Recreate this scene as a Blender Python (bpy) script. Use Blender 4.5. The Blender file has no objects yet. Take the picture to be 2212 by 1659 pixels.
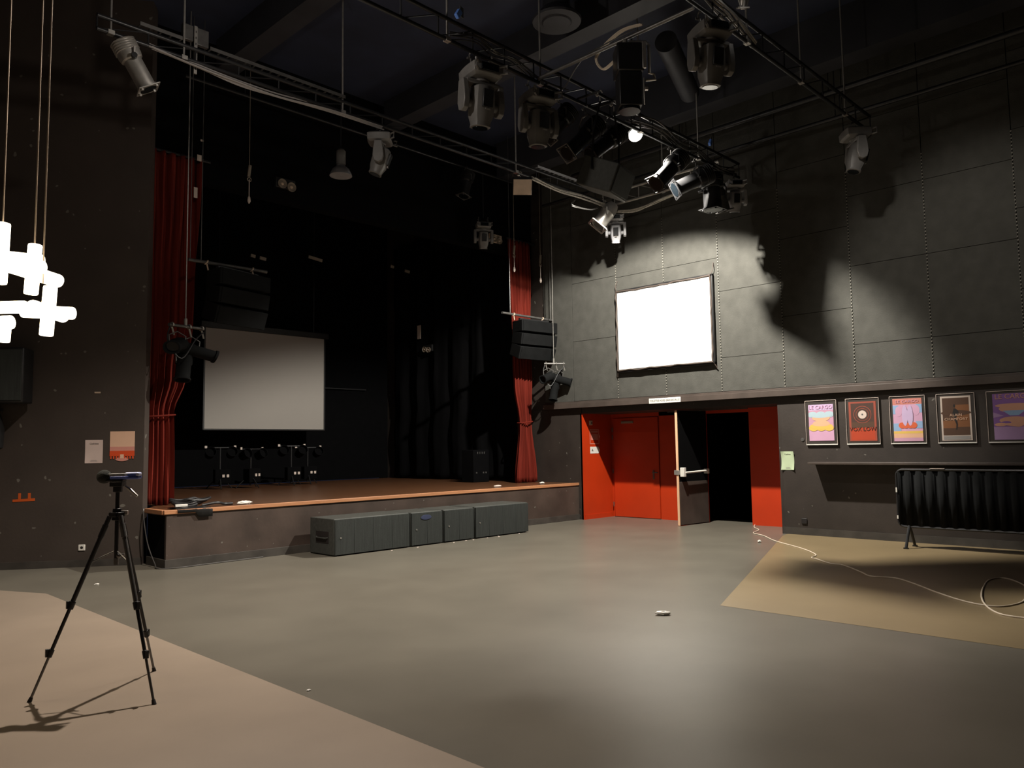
import bpy, bmesh, math, random
from mathutils import Vector, Matrix, Euler
S = bpy.context.scene
C = S.collection
PI = math.pi
# ------------------------------------------------------------------ camera
def cam():
    f = 1697.66; yaw, pit, rol = [math.radians(a) for a in (44.3415, 4.5642, -0.8534)]
    F = Vector((math.cos(pit)*math.cos(yaw), math.cos(pit)*math.sin(yaw), math.sin(pit)))
    r0 = F.cross(Vector((0, 0, 1))).normalized(); u0 = r0.cross(F)
    c, s = math.cos(rol), math.sin(rol)
    r = c*r0+s*u0; u = -s*r0+c*u0
    cd = bpy.data.cameras.new('camera'); o = bpy.data.objects.new('camera', cd); C.objects.link(o)
    cd.sensor_width = 36; cd.lens = 36*f/2212; cd.clip_end = 200
    m = Matrix((r, u, -F)).transposed().to_4x4(); m.translation = Vector((0, 0, 1.6)); o.matrix_world = m
    S.camera = o
cam()
w = bpy.data.worlds.new('world'); S.world = w; w.use_nodes = True
w.node_tree.nodes['Background'].inputs[0].default_value = (.02, .025, .05, 1)
w.node_tree.nodes['Background'].inputs[1].default_value = .3
S.view_settings.view_transform = 'Standard'; S.view_settings.look = 'None'
S.view_settings.gamma = 1; S.view_settings.use_curve_mapping = False
S.view_settings.exposure = 0.0
LAMP_A = (4.0, 7.06, 6.42); LAMP_B = (10.54, 7.37, 6.71); LAMP_C = (8.05, 3.75, 6.7)
def spot(name, loc, power, col, cone, blend, aim, size=.12):
    d = bpy.data.lights.new(name, 'SPOT'); d.energy = power; d.color = col; d.spot_size = math.radians(cone)
    d.spot_blend = blend; d.shadow_soft_size = size
    o = bpy.data.objects.new(name, d); C.objects.link(o); o.location = loc
    o.rotation_euler = (Vector(aim)-Vector(loc)).to_track_quat('-Z', 'Y').to_euler(); return o
spot('work_light_glow', (4.0, 7.06, 6.30), 1750, (1, .88, .76), 124, .6, (2.8, 6.8, 0), .05)
spot('work_light_glow', (10.54, 7.37, 6.60), 3500, (1, .94, .83), 131, .25, (11.4, 8.8, 0), .06)
spot('work_light_glow', (8.05, 3.75, 6.62), 750, (1, .92, .82), 62, .7, (13.3, 2.9, 3.4), .1)
def spill(loc, power, col):
    d = bpy.data.lights.new('bulb_spill', 'POINT'); d.energy = power; d.color = col; d.shadow_soft_size = .06
    o = bpy.data.objects.new('bulb_spill', d); C.objects.link(o); o.location = loc
spill((4.0, 7.06, 6.27), 65, (1, .9, .8))
spill((10.54, 7.37, 6.57), 12, (1, .93, .82))
# ------------------------------------------------------------------ materials
def mat(name, col, rough=.6, metal=0, var=.12, scale=6, bump=0, bscale=60, col2=None, emit=0, trans=0, spec=.5, speck=0, stretch=None):
    m = bpy.data.materials.new(name); m.use_nodes = True; n = m.node_tree.nodes; l = m.node_tree.links
    b = n['Principled BSDF']; b.inputs['Roughness'].default_value = rough; b.inputs['Metallic'].default_value = metal
    b.inputs['Specular IOR Level'].default_value = spec
    tc = n.new('ShaderNodeTexCoord'); mp = n.new('ShaderNodeMapping'); l.new(tc.outputs['Object'], mp.inputs[0])
    if stretch: mp.inputs['Scale'].default_value = stretch
    nz = n.new('ShaderNodeTexNoise'); nz.inputs['Scale'].default_value = scale; nz.inputs['Detail'].default_value = 5
    l.new(mp.outputs[0], nz.inputs['Vector'])
    cr = n.new('ShaderNodeValToRGB'); l.new(nz.outputs[0], cr.inputs[0])
    a = cr.color_ramp.elements; a[0].position = .3; a[1].position = .7
    c2 = col2 or tuple(min(1, c*(1+var)) for c in col)
    a[0].color = tuple(c*(1-var) for c in col)+(1,) if not col2 else tuple(col)+(1,); a[1].color = tuple(c2)+(1,)
    out = cr.outputs[0]
    if speck:
        v = n.new('ShaderNodeTexNoise'); v.inputs['Scale'].default_value = speck; v.inputs['Detail'].default_value = 1
        l.new(tc.outputs['Object'], v.inputs['Vector'])
        r2 = n.new('ShaderNodeValToRGB'); r2.color_ramp.elements[0].position = .75; r2.color_ramp.elements[1].position = .77
        l.new(v.outputs[0], r2.inputs[0])
        mx = n.new('ShaderNodeMixRGB'); l.new(r2.outputs[0], mx.inputs[0]); l.new(out, mx.inputs[1]); mx.inputs[2].default_value = (.16, .15, .13, 1)
        out = mx.outputs[0]
    l.new(out, b.inputs['Base Color'])
    if bump:
        z = n.new('ShaderNodeTexNoise'); z.inputs['Scale'].default_value = bscale; l.new(mp.outputs[0], z.inputs['Vector'])
        bp = n.new('ShaderNodeBump'); bp.inputs['Strength'].default_value = bump; bp.inputs['Distance'].default_value = .01
        l.new(z.outputs[0], bp.inputs['Height']); l.new(bp.outputs[0], b.inputs['Normal'])
    if emit:
        b.inputs['Emission Color'].default_value = tuple(col)+(1,); b.inputs['Emission Strength'].default_value = emit
    if trans: b.inputs['Transmission Weight'].default_value = trans
    return m
M = {}
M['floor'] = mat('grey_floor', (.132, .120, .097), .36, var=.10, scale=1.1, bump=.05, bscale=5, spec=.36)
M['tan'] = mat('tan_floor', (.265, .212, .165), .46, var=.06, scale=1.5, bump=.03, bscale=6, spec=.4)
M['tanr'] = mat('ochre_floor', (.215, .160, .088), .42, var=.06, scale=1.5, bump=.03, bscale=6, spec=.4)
M['wall'] = mat('black_brown_paint', (.036, .028, .024), .55, var=.2, scale=2.2, bump=.1, bscale=30, speck=11)
M['lwall'] = mat('dark_brown_wall', (.056, .043, .036), .6, var=.12, scale=1.6, bump=.08, bscale=25, speck=9)
M['panel'] = mat('charcoal_felt_panel', (.080, .079, .071), .9, var=.12, scale=5, bump=.6, bscale=140, spec=.2)
M['seam'] = mat('panel_seam_black', (.012, .012, .011), .9)
M['stitch'] = mat('seam_stitch', (.24, .23, .2), .8)
M['trimb'] = mat('brown_trim', (.075, .058, .05), .45, var=.2, scale=3)
M['ceil'] = mat('blue_glow_ceiling', (.020, .026, .052), .75, var=.25, scale=1.5)  # bluish glow overhead put into the dark ceiling colour
M['duct'] = mat('duct_grey', (.032, .033, .040), .6, metal=.1, var=.3, scale=1.2)
M['black'] = mat('black_paint', (.012, .012, .013), .5, var=.2)
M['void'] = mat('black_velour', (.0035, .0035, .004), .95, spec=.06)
M['red'] = mat('red_paint', (.48, .033, .003), .5, var=.06, scale=2, bump=.04, bscale=20)
M['curtain'] = mat('red_velvet', (.145, .015, .008), .85, var=.18, scale=9, stretch=(1, 1, .15), spec=.2)
M['deck'] = mat('stage_wood', (.095, .042, .020), .28, col2=(.145, .064, .031), scale=3, stretch=(1, 9, 1), bump=.04)
M['nose'] = mat('stage_nosing_wood', (.40, .17, .075), .5, col2=(.5, .24, .12), scale=7, stretch=(.3, 4, 4))
M['stagef'] = mat('stage_front_brown', (.060, .042, .034), .55, var=.3, scale=2.0, bump=.1, bscale=20, speck=13)
M['base'] = mat('skirting', (.050, .044, .038), .6, var=.3, scale=4)
M['sub'] = mat('subwoofer_grille', (.028, .033, .031), .7, var=.25, scale=14, stretch=(3, 1, .2), bump=.5, bscale=200)
M['subb'] = mat('subwoofer_shell', (.050, .053, .048), .6, var=.2, scale=20, bump=.3, bscale=150)
M['alu'] = mat('scuffed_aluminium', (.5, .48, .45), .38, metal=.7, var=.15, scale=12)
M['array'] = mat('loudspeaker_black', (.007, .0075, .008), .9, var=.2, spec=.15)
M['steel'] = mat('dull_steel', (.16, .155, .15), .4, metal=.6, var=.2, scale=10)
M['dsteel'] = mat('black_steel', (.03, .03, .032), .38, metal=.4, var=.2)
M['mh'] = mat('moving_head_shell', (.165, .16, .155), .42, var=.1, scale=10)
M['mhl'] = mat('light_grey_shell', (.34, .34, .36), .4, var=.1, scale=10)
M['lens'] = mat('lens_glass', (.004, .006, .008), .2, spec=.25)
M['white'] = mat('white_plastic', (.75, .73, .68), .45, var=.04)
M['paper'] = mat('white_paper', (.62, .50, .46), .7, var=.04)
M['green'] = mat('pale_green_paper', (.50, .60, .40), .7, var=.04)
M['screen'] = mat('screen_cloth', (.86, .85, .82), .8, var=.01, spec=.2)
M['gscreen'] = mat('shaded_screen_cloth', (.37, .345, .32), .8, var=.02, scale=.8, spec=.2)  # grey stands for the dim light on the stage screen
M['ink'] = mat('black_ink', (.015, .012, .012), .6)
M['cable'] = mat('white_cable', (.70, .60, .48), .5, var=.05)
M['cabled'] = mat('dusty_cable', (.42, .39, .34), .55, var=.3, scale=20)
M['cableb'] = mat('black_cable', (.02, .02, .022), .5)
M['blue'] = mat('blue_plastic', (.09, .14, .50), .35)
M['bluet'] = mat('blue_sheen_and_tag', (.10, .22, .62), .6)
M['smudge'] = mat('blue_smudge', (.03, .04, .09), .7)
M['silver'] = mat('silver_plastic', (.55, .60, .85), .35, metal=.1)
M['foam'] = mat('grey_foam', (.030, .032, .028), .95, bump=1, bscale=300)
M['orange'] = mat('orange_tape', (.62, .10, .012), .6, var=.05)
M['oak'] = mat('door_edge_wood', (.85, .52, .32), .5, var=.15, stretch=(1, 1, .2))
M['glow'] = mat('glowing_bulb', (1, .95, .86), .5, emit=4)
M['tube'] = mat('glowing_tube', (1, .90, .72), .5, emit=2.6)
M['leadb'] = mat('emergency_housing', (.24, .20, .16), .4)
M['cord'] = mat('pendant_cord', (.55, .42, .30), .6)
M['beige'] = mat('beige_reflector', (.55, .42, .32), .6)
M['acry'] = mat('frame_lip', (.66, .56, .50), .35, var=.1)
def pc(name, c): M[name] = mat(name, c, .6, var=.03)
for k, c in dict(p_pink=(.60, .34, .50), p_lilac=(.56, .42, .64), p_sky=(.42, .55, .62), p_peach=(.72, .42, .26), p_yellow=(.72, .48, .10),
        p_rose=(.55, .30, .42), p_red=(.42, .045, .012), p_brick=(.30, .06, .035), p_brown=(.06, .028, .02), p_coral=(.66, .12, .045), p_salmon=(.55, .20, .16),
        p_blue=(.26, .40, .62), p_cream=(.60, .50, .44), p_umber=(.085, .040, .022), p_rust=(.22, .085, .03), p_violet=(.24, .11, .36), p_mauve=(.40, .25, .46),
        p_tan=(.62, .32, .22), p_grey=(.30, .28, .27), p_shell=(.74, .48, .34), p_rosy=(.62, .27, .22), p_fire=(.66, .07, .012)).items(): pc(k, c)
# ------------------------------------------------------------------ helpers
class MB:
    def __init__(s): s.v = []; s.f = []; s.mi = []; s.M = Matrix(); s.cur = 0
    def add(s, vs, fs):
        o = len(s.v); s.v += [s.M @ Vector(p) for p in vs]
        for f in fs: s.f.append([i+o for i in f]); s.mi.append(s.cur)
        return s
    def box(s, c, d, rot=None):
        x, y, z = [k/2 for k in d]; P = [Vector((i*x, j*y, k*z)) for i in (-1, 1) for j in (-1, 1) for k in (-1, 1)]
        if rot is not None: R = rot if isinstance(rot, Matrix) else Euler(rot).to_matrix(); P = [R @ p for p in P]
        P = [p+Vector(c) for p in P]
        return s.add(P, [(0, 1, 3, 2), (4, 6, 7, 5), (0, 4, 5, 1), (2, 3, 7, 6), (0, 2, 6, 4), (1, 5, 7, 3)])
    def bb(s, a, b): return s.box([(i+j)/2 for i, j in zip(a, b)], [abs(j-i) for i, j in zip(a, b)])
    def cyl(s, a, b, r, r2=None, n=14, caps=True):
        a, b = Vector(a), Vector(b); r2 = r if r2 is None else r2; d = (b-a).normalized()
        t = Vector((1, 0, 0)) if abs(d.x) < .9 else Vector((0, 1, 0)); u = d.cross(t).normalized(); w_ = d.cross(u)
        P = []
        for q, rr in ((a, r), (b, r2)):
            P += [q+rr*(math.cos(2*PI*i/n)*u+math.sin(2*PI*i/n)*w_) for i in range(n)]
        F = [(i, (i+1) % n, n+(i+1) % n, n+i) for i in range(n)]
        if caps: F += [tuple(range(n-1, -1, -1)), tuple(range(n, 2*n))]
        return s.add(P, F)
    def tube(s, pts, r, n=8, closed=False):
        pts = [Vector(p) for p in pts]; L = len(pts); P = []; up = None
        for i, p in enumerate(pts):
            d = (pts[(i+1) % L if closed else min(i+1, L-1)]-pts[(i-1) % L if closed else max(i-1, 0)]).normalized()
            if up is None: up = Vector((0, 0, 1)) if abs(d.z) < .9 else Vector((1, 0, 0))
            u = (up-d*up.dot(d)).normalized(); up = u; w_ = d.cross(u)
            rr = r[i] if isinstance(r, (list, tuple)) else r
            P += [p+rr*(math.cos(2*PI*k/n)*u+math.sin(2*PI*k/n)*w_) for k in range(n)]
        F = [(i*n+k, i*n+(k+1) % n, ((i+1) % L)*n+(k+1) % n, ((i+1) % L)*n+k) for i in range(L if closed else L-1) for k in range(n)]
        if not closed: F += [tuple(range(n-1, -1, -1)), tuple(range((L-1)*n, L*n))]
        return s.add(P, F)
    def lathe(s, prof, n=20, sq=0):   # prof: (r, z) along local z
        P = []
        for r, z in prof:
            for i in range(n):
                a = 2*PI*i/n; k = 1
                if sq: k = 1/max(abs(math.cos(a)), abs(math.sin(a)))**sq
                P.append((r*k*math.cos(a), r*k*math.sin(a), z))
        F = [(j*n+i, j*n+(i+1) % n, (j+1)*n+(i+1) % n, (j+1)*n+i) for j in range(len(prof)-1) for i in range(n)]
        F += [tuple(range(n-1, -1, -1)), tuple(range((len(prof)-1)*n, len(prof)*n))]
        return s.add(P, F)
    def ball(s, c, r, n=16, m=10, sc=(1, 1, 1)):
        P = [(c[0]+sc[0]*r*math.sin(PI*j/m)*math.cos(2*PI*i/n), c[1]+sc[1]*r*math.sin(PI*j/m)*math.sin(2*PI*i/n), c[2]+sc[2]*r*math.cos(PI*j/m)) for j in range(1, m) for i in range(n)]
        P += [(c[0], c[1], c[2]+sc[2]*r), (c[0], c[1], c[2]-sc[2]*r)]; t = len(P)-2
        F = [(j*n+i, (j+1)*n+i, (j+1)*n+(i+1) % n, j*n+(i+1) % n) for j in range(m-2) for i in range(n)]
        F += [(t, i, (i+1) % n) for i in range(n)]+[(t+1, (m-2)*n+(i+1) % n, (m-2)*n+i) for i in range(n)]
        return s.add(P, F)
    def prism(s, poly, z0, z1):       # xy polygon extruded along z
        n = len(poly)
        return s.add([(x, y, z0) for x, y in poly]+[(x, y, z1) for x, y in poly],
                     [tuple(range(n-1, -1, -1)), tuple(range(n, 2*n))]+[(i, (i+1) % n, n+(i+1) % n, n+i) for i in range(n)])
    def build(s, name, m, parent=None, bevel=0, smooth=True, loc=None, wall=True):
        me = bpy.data.meshes.new(name); me.from_pydata([tuple(p) for p in s.v], [], s.f)
        for q in (m if isinstance(m, list) else [m]): me.materials.append(M[q])
        if isinstance(m, list): me.polygons.foreach_set('material_index', s.mi)
        bm = bmesh.new(); bm.from_mesh(me); bmesh.ops.recalc_face_normals(bm, faces=bm.faces); bm.to_mesh(me); bm.free()
        if smooth: me.shade_smooth(); me.set_sharp_from_angle(angle=math.radians(38))
        o = bpy.data.objects.new(name, me); C.objects.link(o)
        if parent: o.parent = parent
        if loc: o.location = loc
        if bevel:
            b = o.modifiers.new('bevel', 'BEVEL'); b.width = bevel; b.segments = 2; b.limit_method = 'ANGLE'
        return o
def tag(o, label, cat, group=None):
    o['label'] = label; o['category'] = cat
    if group: o['group'] = group
    return o
def thing(name, label, cat, loc=(0, 0, 0), rz=0, group=None):
    o = bpy.data.objects.new(name, None); C.objects.link(o); o.location = loc; o.rotation_euler = (0, 0, rz); o.empty_display_size = .1
    return tag(o, label, cat, group)
def struct(o): o['kind'] = 'structure'; return o
def kids(o): return [c for c in bpy.data.objects if c.parent == o]
def dup(o, loc=None, rz=None, parent=None, label=None, group=None):
    c = o.copy(); C.objects.link(c)
    if parent: c.parent = parent
    if loc is not None: c.location = loc
    if rz is not None: c.rotation_euler = (0, 0, rz)
    if label: c['label'] = label
    if group: c['group'] = group
    for k in kids(o): dup(k, parent=c)
    return c
def spline(pts, k=6):
    P = [Vector(p) for p in pts]; out = []
    for i in range(len(P)-1):
        a, b, c, d = P[max(i-1, 0)], P[i], P[i+1], P[min(i+2, len(P)-1)]
        for j in range(k):
            t = j/k; out.append(.5*((2*b)+(c-a)*t+(2*a-5*b+4*c-d)*t*t+(3*b-a-3*c+d)*t**3))
    return out+[P[-1]]
def text(body, size, m, parent, mtx, name='lettering', extr=.001, sx=1):
    cu = bpy.data.curves.new('t', 'FONT'); cu.body = body; cu.size = size; cu.align_x = 'CENTER'; cu.align_y = 'CENTER'; cu.extrude = extr; cu.resolution_u = 2
    t = bpy.data.objects.new('t', cu); C.objects.link(t)
    me = bpy.data.meshes.new_from_object(t.evaluated_get(bpy.context.evaluated_depsgraph_get())); me.name = name
    bpy.data.objects.remove(t); me.transform(mtx @ Matrix.Diagonal((sx, 1, 1, 1))); me.materials.clear(); me.materials.append(M[m])
    o = bpy.data.objects.new(name, me); C.objects.link(o); o.parent = parent; return o
# local frame of a thing hung on a wall: x to the right as seen, y out of the wall towards the viewer... z up
RW = 13.38                                   # right wall plane
def face(ox, oy, oz, right, up=(0, 0, 1)):   # matrix: x=right, y=up, z=out (for lettering)
    r = Vector(right).normalized(); u = Vector(up).normalized(); n = r.cross(u)
    m = Matrix((r, u, n)).transposed().to_4x4(); m.translation = Vector((ox, oy, oz)); return m
# ------------------------------------------------------------------ setting
H = 8.4
PW = Vector((4.42, 11.78, 0)); DW = Vector((-.819, .574, 0))     # left diagonal wall: end point and direction
NW = Vector((-.574, -.819, 0))                                     # its outward normal (towards hall)
PE = PW+DW*7.5
b = MB(); b.add([(-8, -6, 0), (RW+1.9, -6, 0), (RW+1.9, 12.2, 0), (-8, 19, 0)], [(0, 1, 2, 3)]); b.cur = 1
b.add([(2.79, -6, .0015), (2.80, 10.25, .0015), (PE.x+2.2, 15.4, .0015), (-8, 15.4, .0015), (-8, -6, .0015)], [(0, 1, 2, 3, 4)])
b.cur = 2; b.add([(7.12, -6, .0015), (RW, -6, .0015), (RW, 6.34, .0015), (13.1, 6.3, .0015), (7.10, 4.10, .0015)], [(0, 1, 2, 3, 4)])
b.cur = 0
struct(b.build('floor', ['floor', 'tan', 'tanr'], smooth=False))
b = MB(); b.bb((-8, -6, H), (RW+.6, 18.4, H+.2)); struct(b.build('ceiling', 'ceil'))
# left diagonal wall
def slab(P0, P1, t, z0, z1, name, m):
    P0, P1 = Vector(P0), Vector(P1); d = (P1-P0).normalized(); n = Vector((-d.y, d.x, 0))*t
    b = MB(); b.prism([(p.x, p.y) for p in (P0, P1, P1+n, P0+n)], z0, z1); return struct(b.build(name, m, smooth=False))
slab(PW, PE, -.25, 0, H, 'wall_left', 'lwall')
slab(PW+NW*.012, PE+NW*.012, -.012, 0, .1, 'baseboard_left', 'base')
b = MB(); b.bb((-8.2, -6, 0), (-8, PE.y+3.5, H)); struct(b.build('wall_far_left', 'lwall'))
b = MB(); b.bb((-8, -6.2, 0), (RW+.2, -6, H)); struct(b.build('wall_rear', 'lwall'))
# right wall: lower brown part, recess, upper felt part
b = MB(); b.bb((RW, -6, 0), (RW+.2, 6.44, 2.42)); b.bb((RW, 10.96, 0), (RW+.2, 18.4, 2.42)); b.bb((RW, 6.44, 2.30), (RW+1.05, 10.94, 2.42))
b.bb((RW+.02, -6, 2.42), (RW+.2, 18.4, H)); struct(b.build('wall_right', 'wall', smooth=False))
b = MB(); ys = [-4.8, -3.6, -2.35, -1.1, .13, 1.36, 2.6, 3.84, 5.04, 6.27, 7.51, 8.74, 9.93, 11.15]; g = .006
zz = [[2.6, 3.8, 5.0, 6.2, 7.4, 8.4], [2.58, 3.22, 4.55, 5.75, 7, 8.4], [2.58, 3.85, 5.25, 6.5, 8.4], [2.58, 3.22, 4.49, 5.85, 7.2, 8.4], [2.58, 5.15, 6.4, 8.4], [2.58, 5.15, 6.5, 8.4], [2.58, 3.9, 5.2, 6.5, 8.4]]
for i in range(len(ys)-1):
    z = zz[(i*1+2) % 7] if i < 7 else zz[{7: 1, 8: 2, 9: 3, 10: 4, 11: 4, 12: 6}[i]]
    for k in range(len(z)-1): b.bb((RW-.012, ys[i]+g, z[k]+g*.7), (RW+.02, ys[i+1]-g, z[k+1]-g*.7))
b.bb((RW-.012, 11.156, 2.58), (RW+.02, 12.0, H))
struct(b.build('wall_panelling_right', 'panel', smooth=False))
b = MB(); random.seed(4)
for y in ys[4:13]:
    z = 2.6
    while z < 6.2:
        b.box((RW-.014, y+random.uniform(-.002, .002), z), (.012, .017, .022), (0.5, 0, 0)); z += .055
struct(b.build('trim_5', 'stitch', smooth=False))
b = MB(); b.bb((RW-.10, -6, 2.425), (RW+.02, 12.0, 2.53)); b.bb((RW-.03, -6, 2.53), (RW+.02, 12.0, 2.575)); struct(b.build('trim_1', 'trimb', bevel=.004))
b = MB(); b.bb((RW-.015, -6, 0), (RW, 6.42, .12)); struct(b.build('baseboard_right', 'base'))
# recess with double door
b = MB(); b.bb((RW, 10.94, 0), (RW+1.04, 11.0, 2.30)); b.bb((RW+1.02, 8.5, 0), (RW+1.06, 9.64, 2.30)); b.bb((RW+1.045, 9.6, 0), (RW+1.08, 10.96, 2.30)); b.bb((RW+1.02, 6.44, 0), (RW+1.06, 7.54, 2.30))
b.bb((RW+.0, 6.38, 0), (RW+1.02, 6.44, 2.30)); b.bb((RW+1.02, 7.54, 2.22), (RW+1.06, 10.94, 2.30)); struct(b.build('wall_recess', 'red', smooth=False))
b = MB(); b.bb((RW+.02, 10.925, 0), (RW+1.0, 10.94, .1)); struct(b.build('baseboard_recess', 'red'))
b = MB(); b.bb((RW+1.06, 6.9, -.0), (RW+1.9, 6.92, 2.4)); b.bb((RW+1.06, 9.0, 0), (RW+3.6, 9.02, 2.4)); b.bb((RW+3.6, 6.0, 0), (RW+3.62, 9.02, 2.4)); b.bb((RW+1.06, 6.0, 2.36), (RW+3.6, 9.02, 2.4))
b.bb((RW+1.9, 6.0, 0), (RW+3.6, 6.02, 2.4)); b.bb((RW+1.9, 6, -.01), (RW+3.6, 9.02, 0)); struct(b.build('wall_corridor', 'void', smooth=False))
def handle_lever(par, x, y, z, s):
    h = MB(); h.cyl((x, y, z), (x-.05, y, z), .012); h.cyl((x-.05, y, z), (x-.05, y+s*.13, z), .011); h.box((x-.006, y, z-.05), (.012, .04, .2)); return h.build('door_handle', 'steel', par, .002)
d1 = struct(bpy.data.objects.new('door_1', None)); C.objects.link(d1)
b = MB(); b.bb((RW+1.0, 9.66, .01), (RW+1.04, 10.86, 2.2)); b.build('door_leaf', 'red', d1, .003)
handle_lever(d1, RW+1.0, 9.80, 1.0, -1)
for z in (.28, 1.02, 1.78, 1.95):
    h = MB(); h.cyl((RW+.99, 10.885, z-.05), (RW+.99, 10.885, z+.05), .011); h.build('hinge', 'steel', d1)
h = MB(); h.bb((RW+.97, 10.3, 2.08), (RW+1.0, 10.62, 2.13)); h.build('door_closer', 'leadb', d1, .004)
d2 = struct(bpy.data.objects.new('door_2', None)); C.objects.link(d2); d2.location = (RW+1.0, 8.50, 0)
d2.rotation_euler = (0, 0, math.atan2(.075, -.99))   # open leaf: local x from the hinge to the free edge
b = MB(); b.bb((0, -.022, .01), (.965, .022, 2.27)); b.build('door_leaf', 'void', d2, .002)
b = MB(); b.bb((.965, -.024, .01), (.985, .024, 2.27)); b.build('door_edge', 'oak', d2, .002)
b = MB(); b.bb((.01, .022, .02), (.95, .028, .86)); b.build('kick_panel', 'trimb', d2, .002)
b = MB(); b.cyl((.14, .11, 1.06), (.88, .11, 1.04), .02); b.bb((.86, .022, .96), (.93, .12, 1.14)); b.bb((.08, .022, 1.0), (.14, .12, 1.10)); b.build('panic_bar', 'white', d2, .006)
b = MB(); b.bb((.975, -.07, 1.0), (1.0, .05, 1.09)); b.build('door_latch', 'alu', d2, .004)
b = MB(); b.bb((RW+.98, 7.54, 2.30), (RW+1.0, 9.4, 2.28)); struct(b.build('trim_2', 'trimb'))
# ------------------------------------------------------------------ stage house
SY = 11.08
st = thing('stage', 'raised stage with glossy reddish wood deck and dark brown front', 'stage', (9, SY, 0))
def loc(b): b.M = Matrix.Translation((-9, -SY, 0)); return b
b = loc(MB())
b.prism([(4.47, SY+.02), (RW-.003, SY+.02), (RW-.003, 17.9), (4.75, 17.9), (4.75, 12.2), (4.47, 11.74)], .72, .79); b.build('deck', 'deck', st, smooth=False)
b = loc(MB()); b.bb((4.44, SY-.02, .735), (RW-.003, SY+.035, .795)); b.build('front_nosing', 'nose', st, .008)
b = loc(MB()); b.bb((4.43, SY+.035, .735), (4.50, 11.74, .795)); b.build('side_nosing', 'nose', st, .006)
b = loc(MB()); b.bb((4.48, SY, 0), (RW-.003, SY+.05, .735)); b.build('front_panel', 'stagef', st, smooth=False)
b = loc(MB()); b.bb((4.48, SY+.05, 0), (4.52, 11.74, .735)); b.build('shaded_side_panel', 'void', st, smooth=False)  # side blackened to hold the shade on this face
b = loc(MB()); b.bb((4.465, SY-.014, 0), (RW-.003, SY, .12)); b.bb((4.465, SY, 0), (4.48, 11.73, .12)); b.build('skirting_board', 'base', st, .003)
# proscenium / stage walls
b = MB(); b.bb((4.5, 12.75, .8), (4.56, 18.2, H)); struct(b.build('wall_stage_left', 'void'))
b = MB(); b.bb((4.4, 18.0, .8), (RW, 18.15, H)); struct(b.build('wall_stage_rear', 'void'))
b = MB(); b.bb((4.40, 12.2+.18, 6.0), (RW, 12.6, H)); struct(b.build('wall_proscenium', 'void'))
b = MB(); b.bb((10.4, 17.92, 3.2), (12.6, 17.98, 3.23)); struct(b.build('trim_3', 'dsteel'))
b = MB(); b.bb((PW.x-.06, 11.84, 0), (4.46, 12.5, H)); struct(b.build('wall_proscenium_left', 'black'))
def curtain(name, x0f, x1f, z0, z1, y, folds, amp, label, cat, m, group=None, rot=0, seed=1, sides=None):
    random.seed(seed); ph = [random.uniform(0, 6) for _ in range(6)]; U, V = folds*10, 46; P = []
    for j in range(V+1):
        t = j/V; z = z0+(z1-z0)*t; a, c = x0f(z), x1f(z)
        for i in range(U+1):
            u = i/U; w_ = (c-a); k = amp*min(1.2, .55+.5*w_)
            yy = y+k*(math.sin(2*PI*folds*u+ph[0]+.3*math.sin(3*z+ph[1]))+.35*math.sin(2*PI*folds*2.3*u+ph[2]+.5*z))
            P.append((a+w_*(u+.004*math.sin(5*z+ph[3])), yy, z+(.015*math.sin(9*u+ph[4]) if j == 0 else 0)))
    b = MB(); b.add(P, [(j*(U+1)+i, j*(U+1)+i+1, (j+1)*(U+1)+i+1, (j+1)*(U+1)+i) for j in range(V) for i in range(U)])
    return b
def lin(tab):
    def f(z):
        for (a, x), (c, y_) in zip(tab, tab[1:]):
            if z <= c: t = (z-a)/(c-a); t = t*t*(3-2*t); return x+(y_-x)*t
        return tab[-1][1]
    return f
def red_curtain(name, t0, t1, tb, label, seed):
    r = thing(name, label, 'curtain', group='red stage curtains')
    b = curtain(name, lin(t0), lin(t1), .80, 6.3, 12.28, 6, .06, '', '', '', seed=seed)
    o = b.build('drape', 'curtain', r); s = o.modifiers.new('thick', 'SOLIDIFY'); s.thickness = .008
    x0, x1, z = tb; t = MB(); t.tube([(x0+(x1-x0)*.5*(1+math.cos(a)), 12.28+.13*math.sin(a), z+.02*math.cos(a)) for a in [2*PI*i/24 for i in range(24)]], .014, closed=True); t.build('tieback', 'curtain', r)
    t = MB(); t.cyl((x0-.15 if 'left' in label else x0-.3, 12.28, 6.32), (x1+.5, 12.28, 6.32), .025); t.build('curtain_rail', 'dsteel', r)
    return r
red_curtain('stage_curtain', [(.8, 4.55), (1.9, 4.57), (3, 4.55), (6.3, 4.52)], [(.8, 5.06), (1.9, 5.04), (2.2, 5.03), (2.75, 5.2), (3.6, 5.3), (6.3, 5.42)], (4.6, 5.06, 2.15), 'red velvet stage curtain tied back at the left end of the stage', 2)
red_curtain('stage_curtain', [(.8, 12.62), (2.15, 12.78), (3.0, 12.62), (3.6, 12.60), (6.3, 12.5)], [(.8, 13.30), (2.15, 13.16), (3.3, 13.17), (6.3, 13.2)], (12.76, 13.18, 2.15), 'red velvet stage curtain tied back at the right end of the stage', 5)
b = curtain('', lambda z: 13.25, lambda z: 13.32, .82, 6.6, 0, 9, .03, '', '', '', seed=9)
def black_leg(y0, y1, x, label, seed):
    b = curtain('', lambda z: y0, lambda z: y1, .82, 7.2, 0, 6, .05, '', '', '', seed=seed)
    b.v = [Vector((x+p.y, p.x, p.z)) for p in b.v]; o = b.build('side_drape', 'void'); s = o.modifiers.new('thick', 'SOLIDIFY'); s.thickness = .01
    return tag(o, label, 'curtain')
black_leg(12.9, 17.6, 13.27, 'black drape hanging along the right side of the stage', 8)
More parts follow.
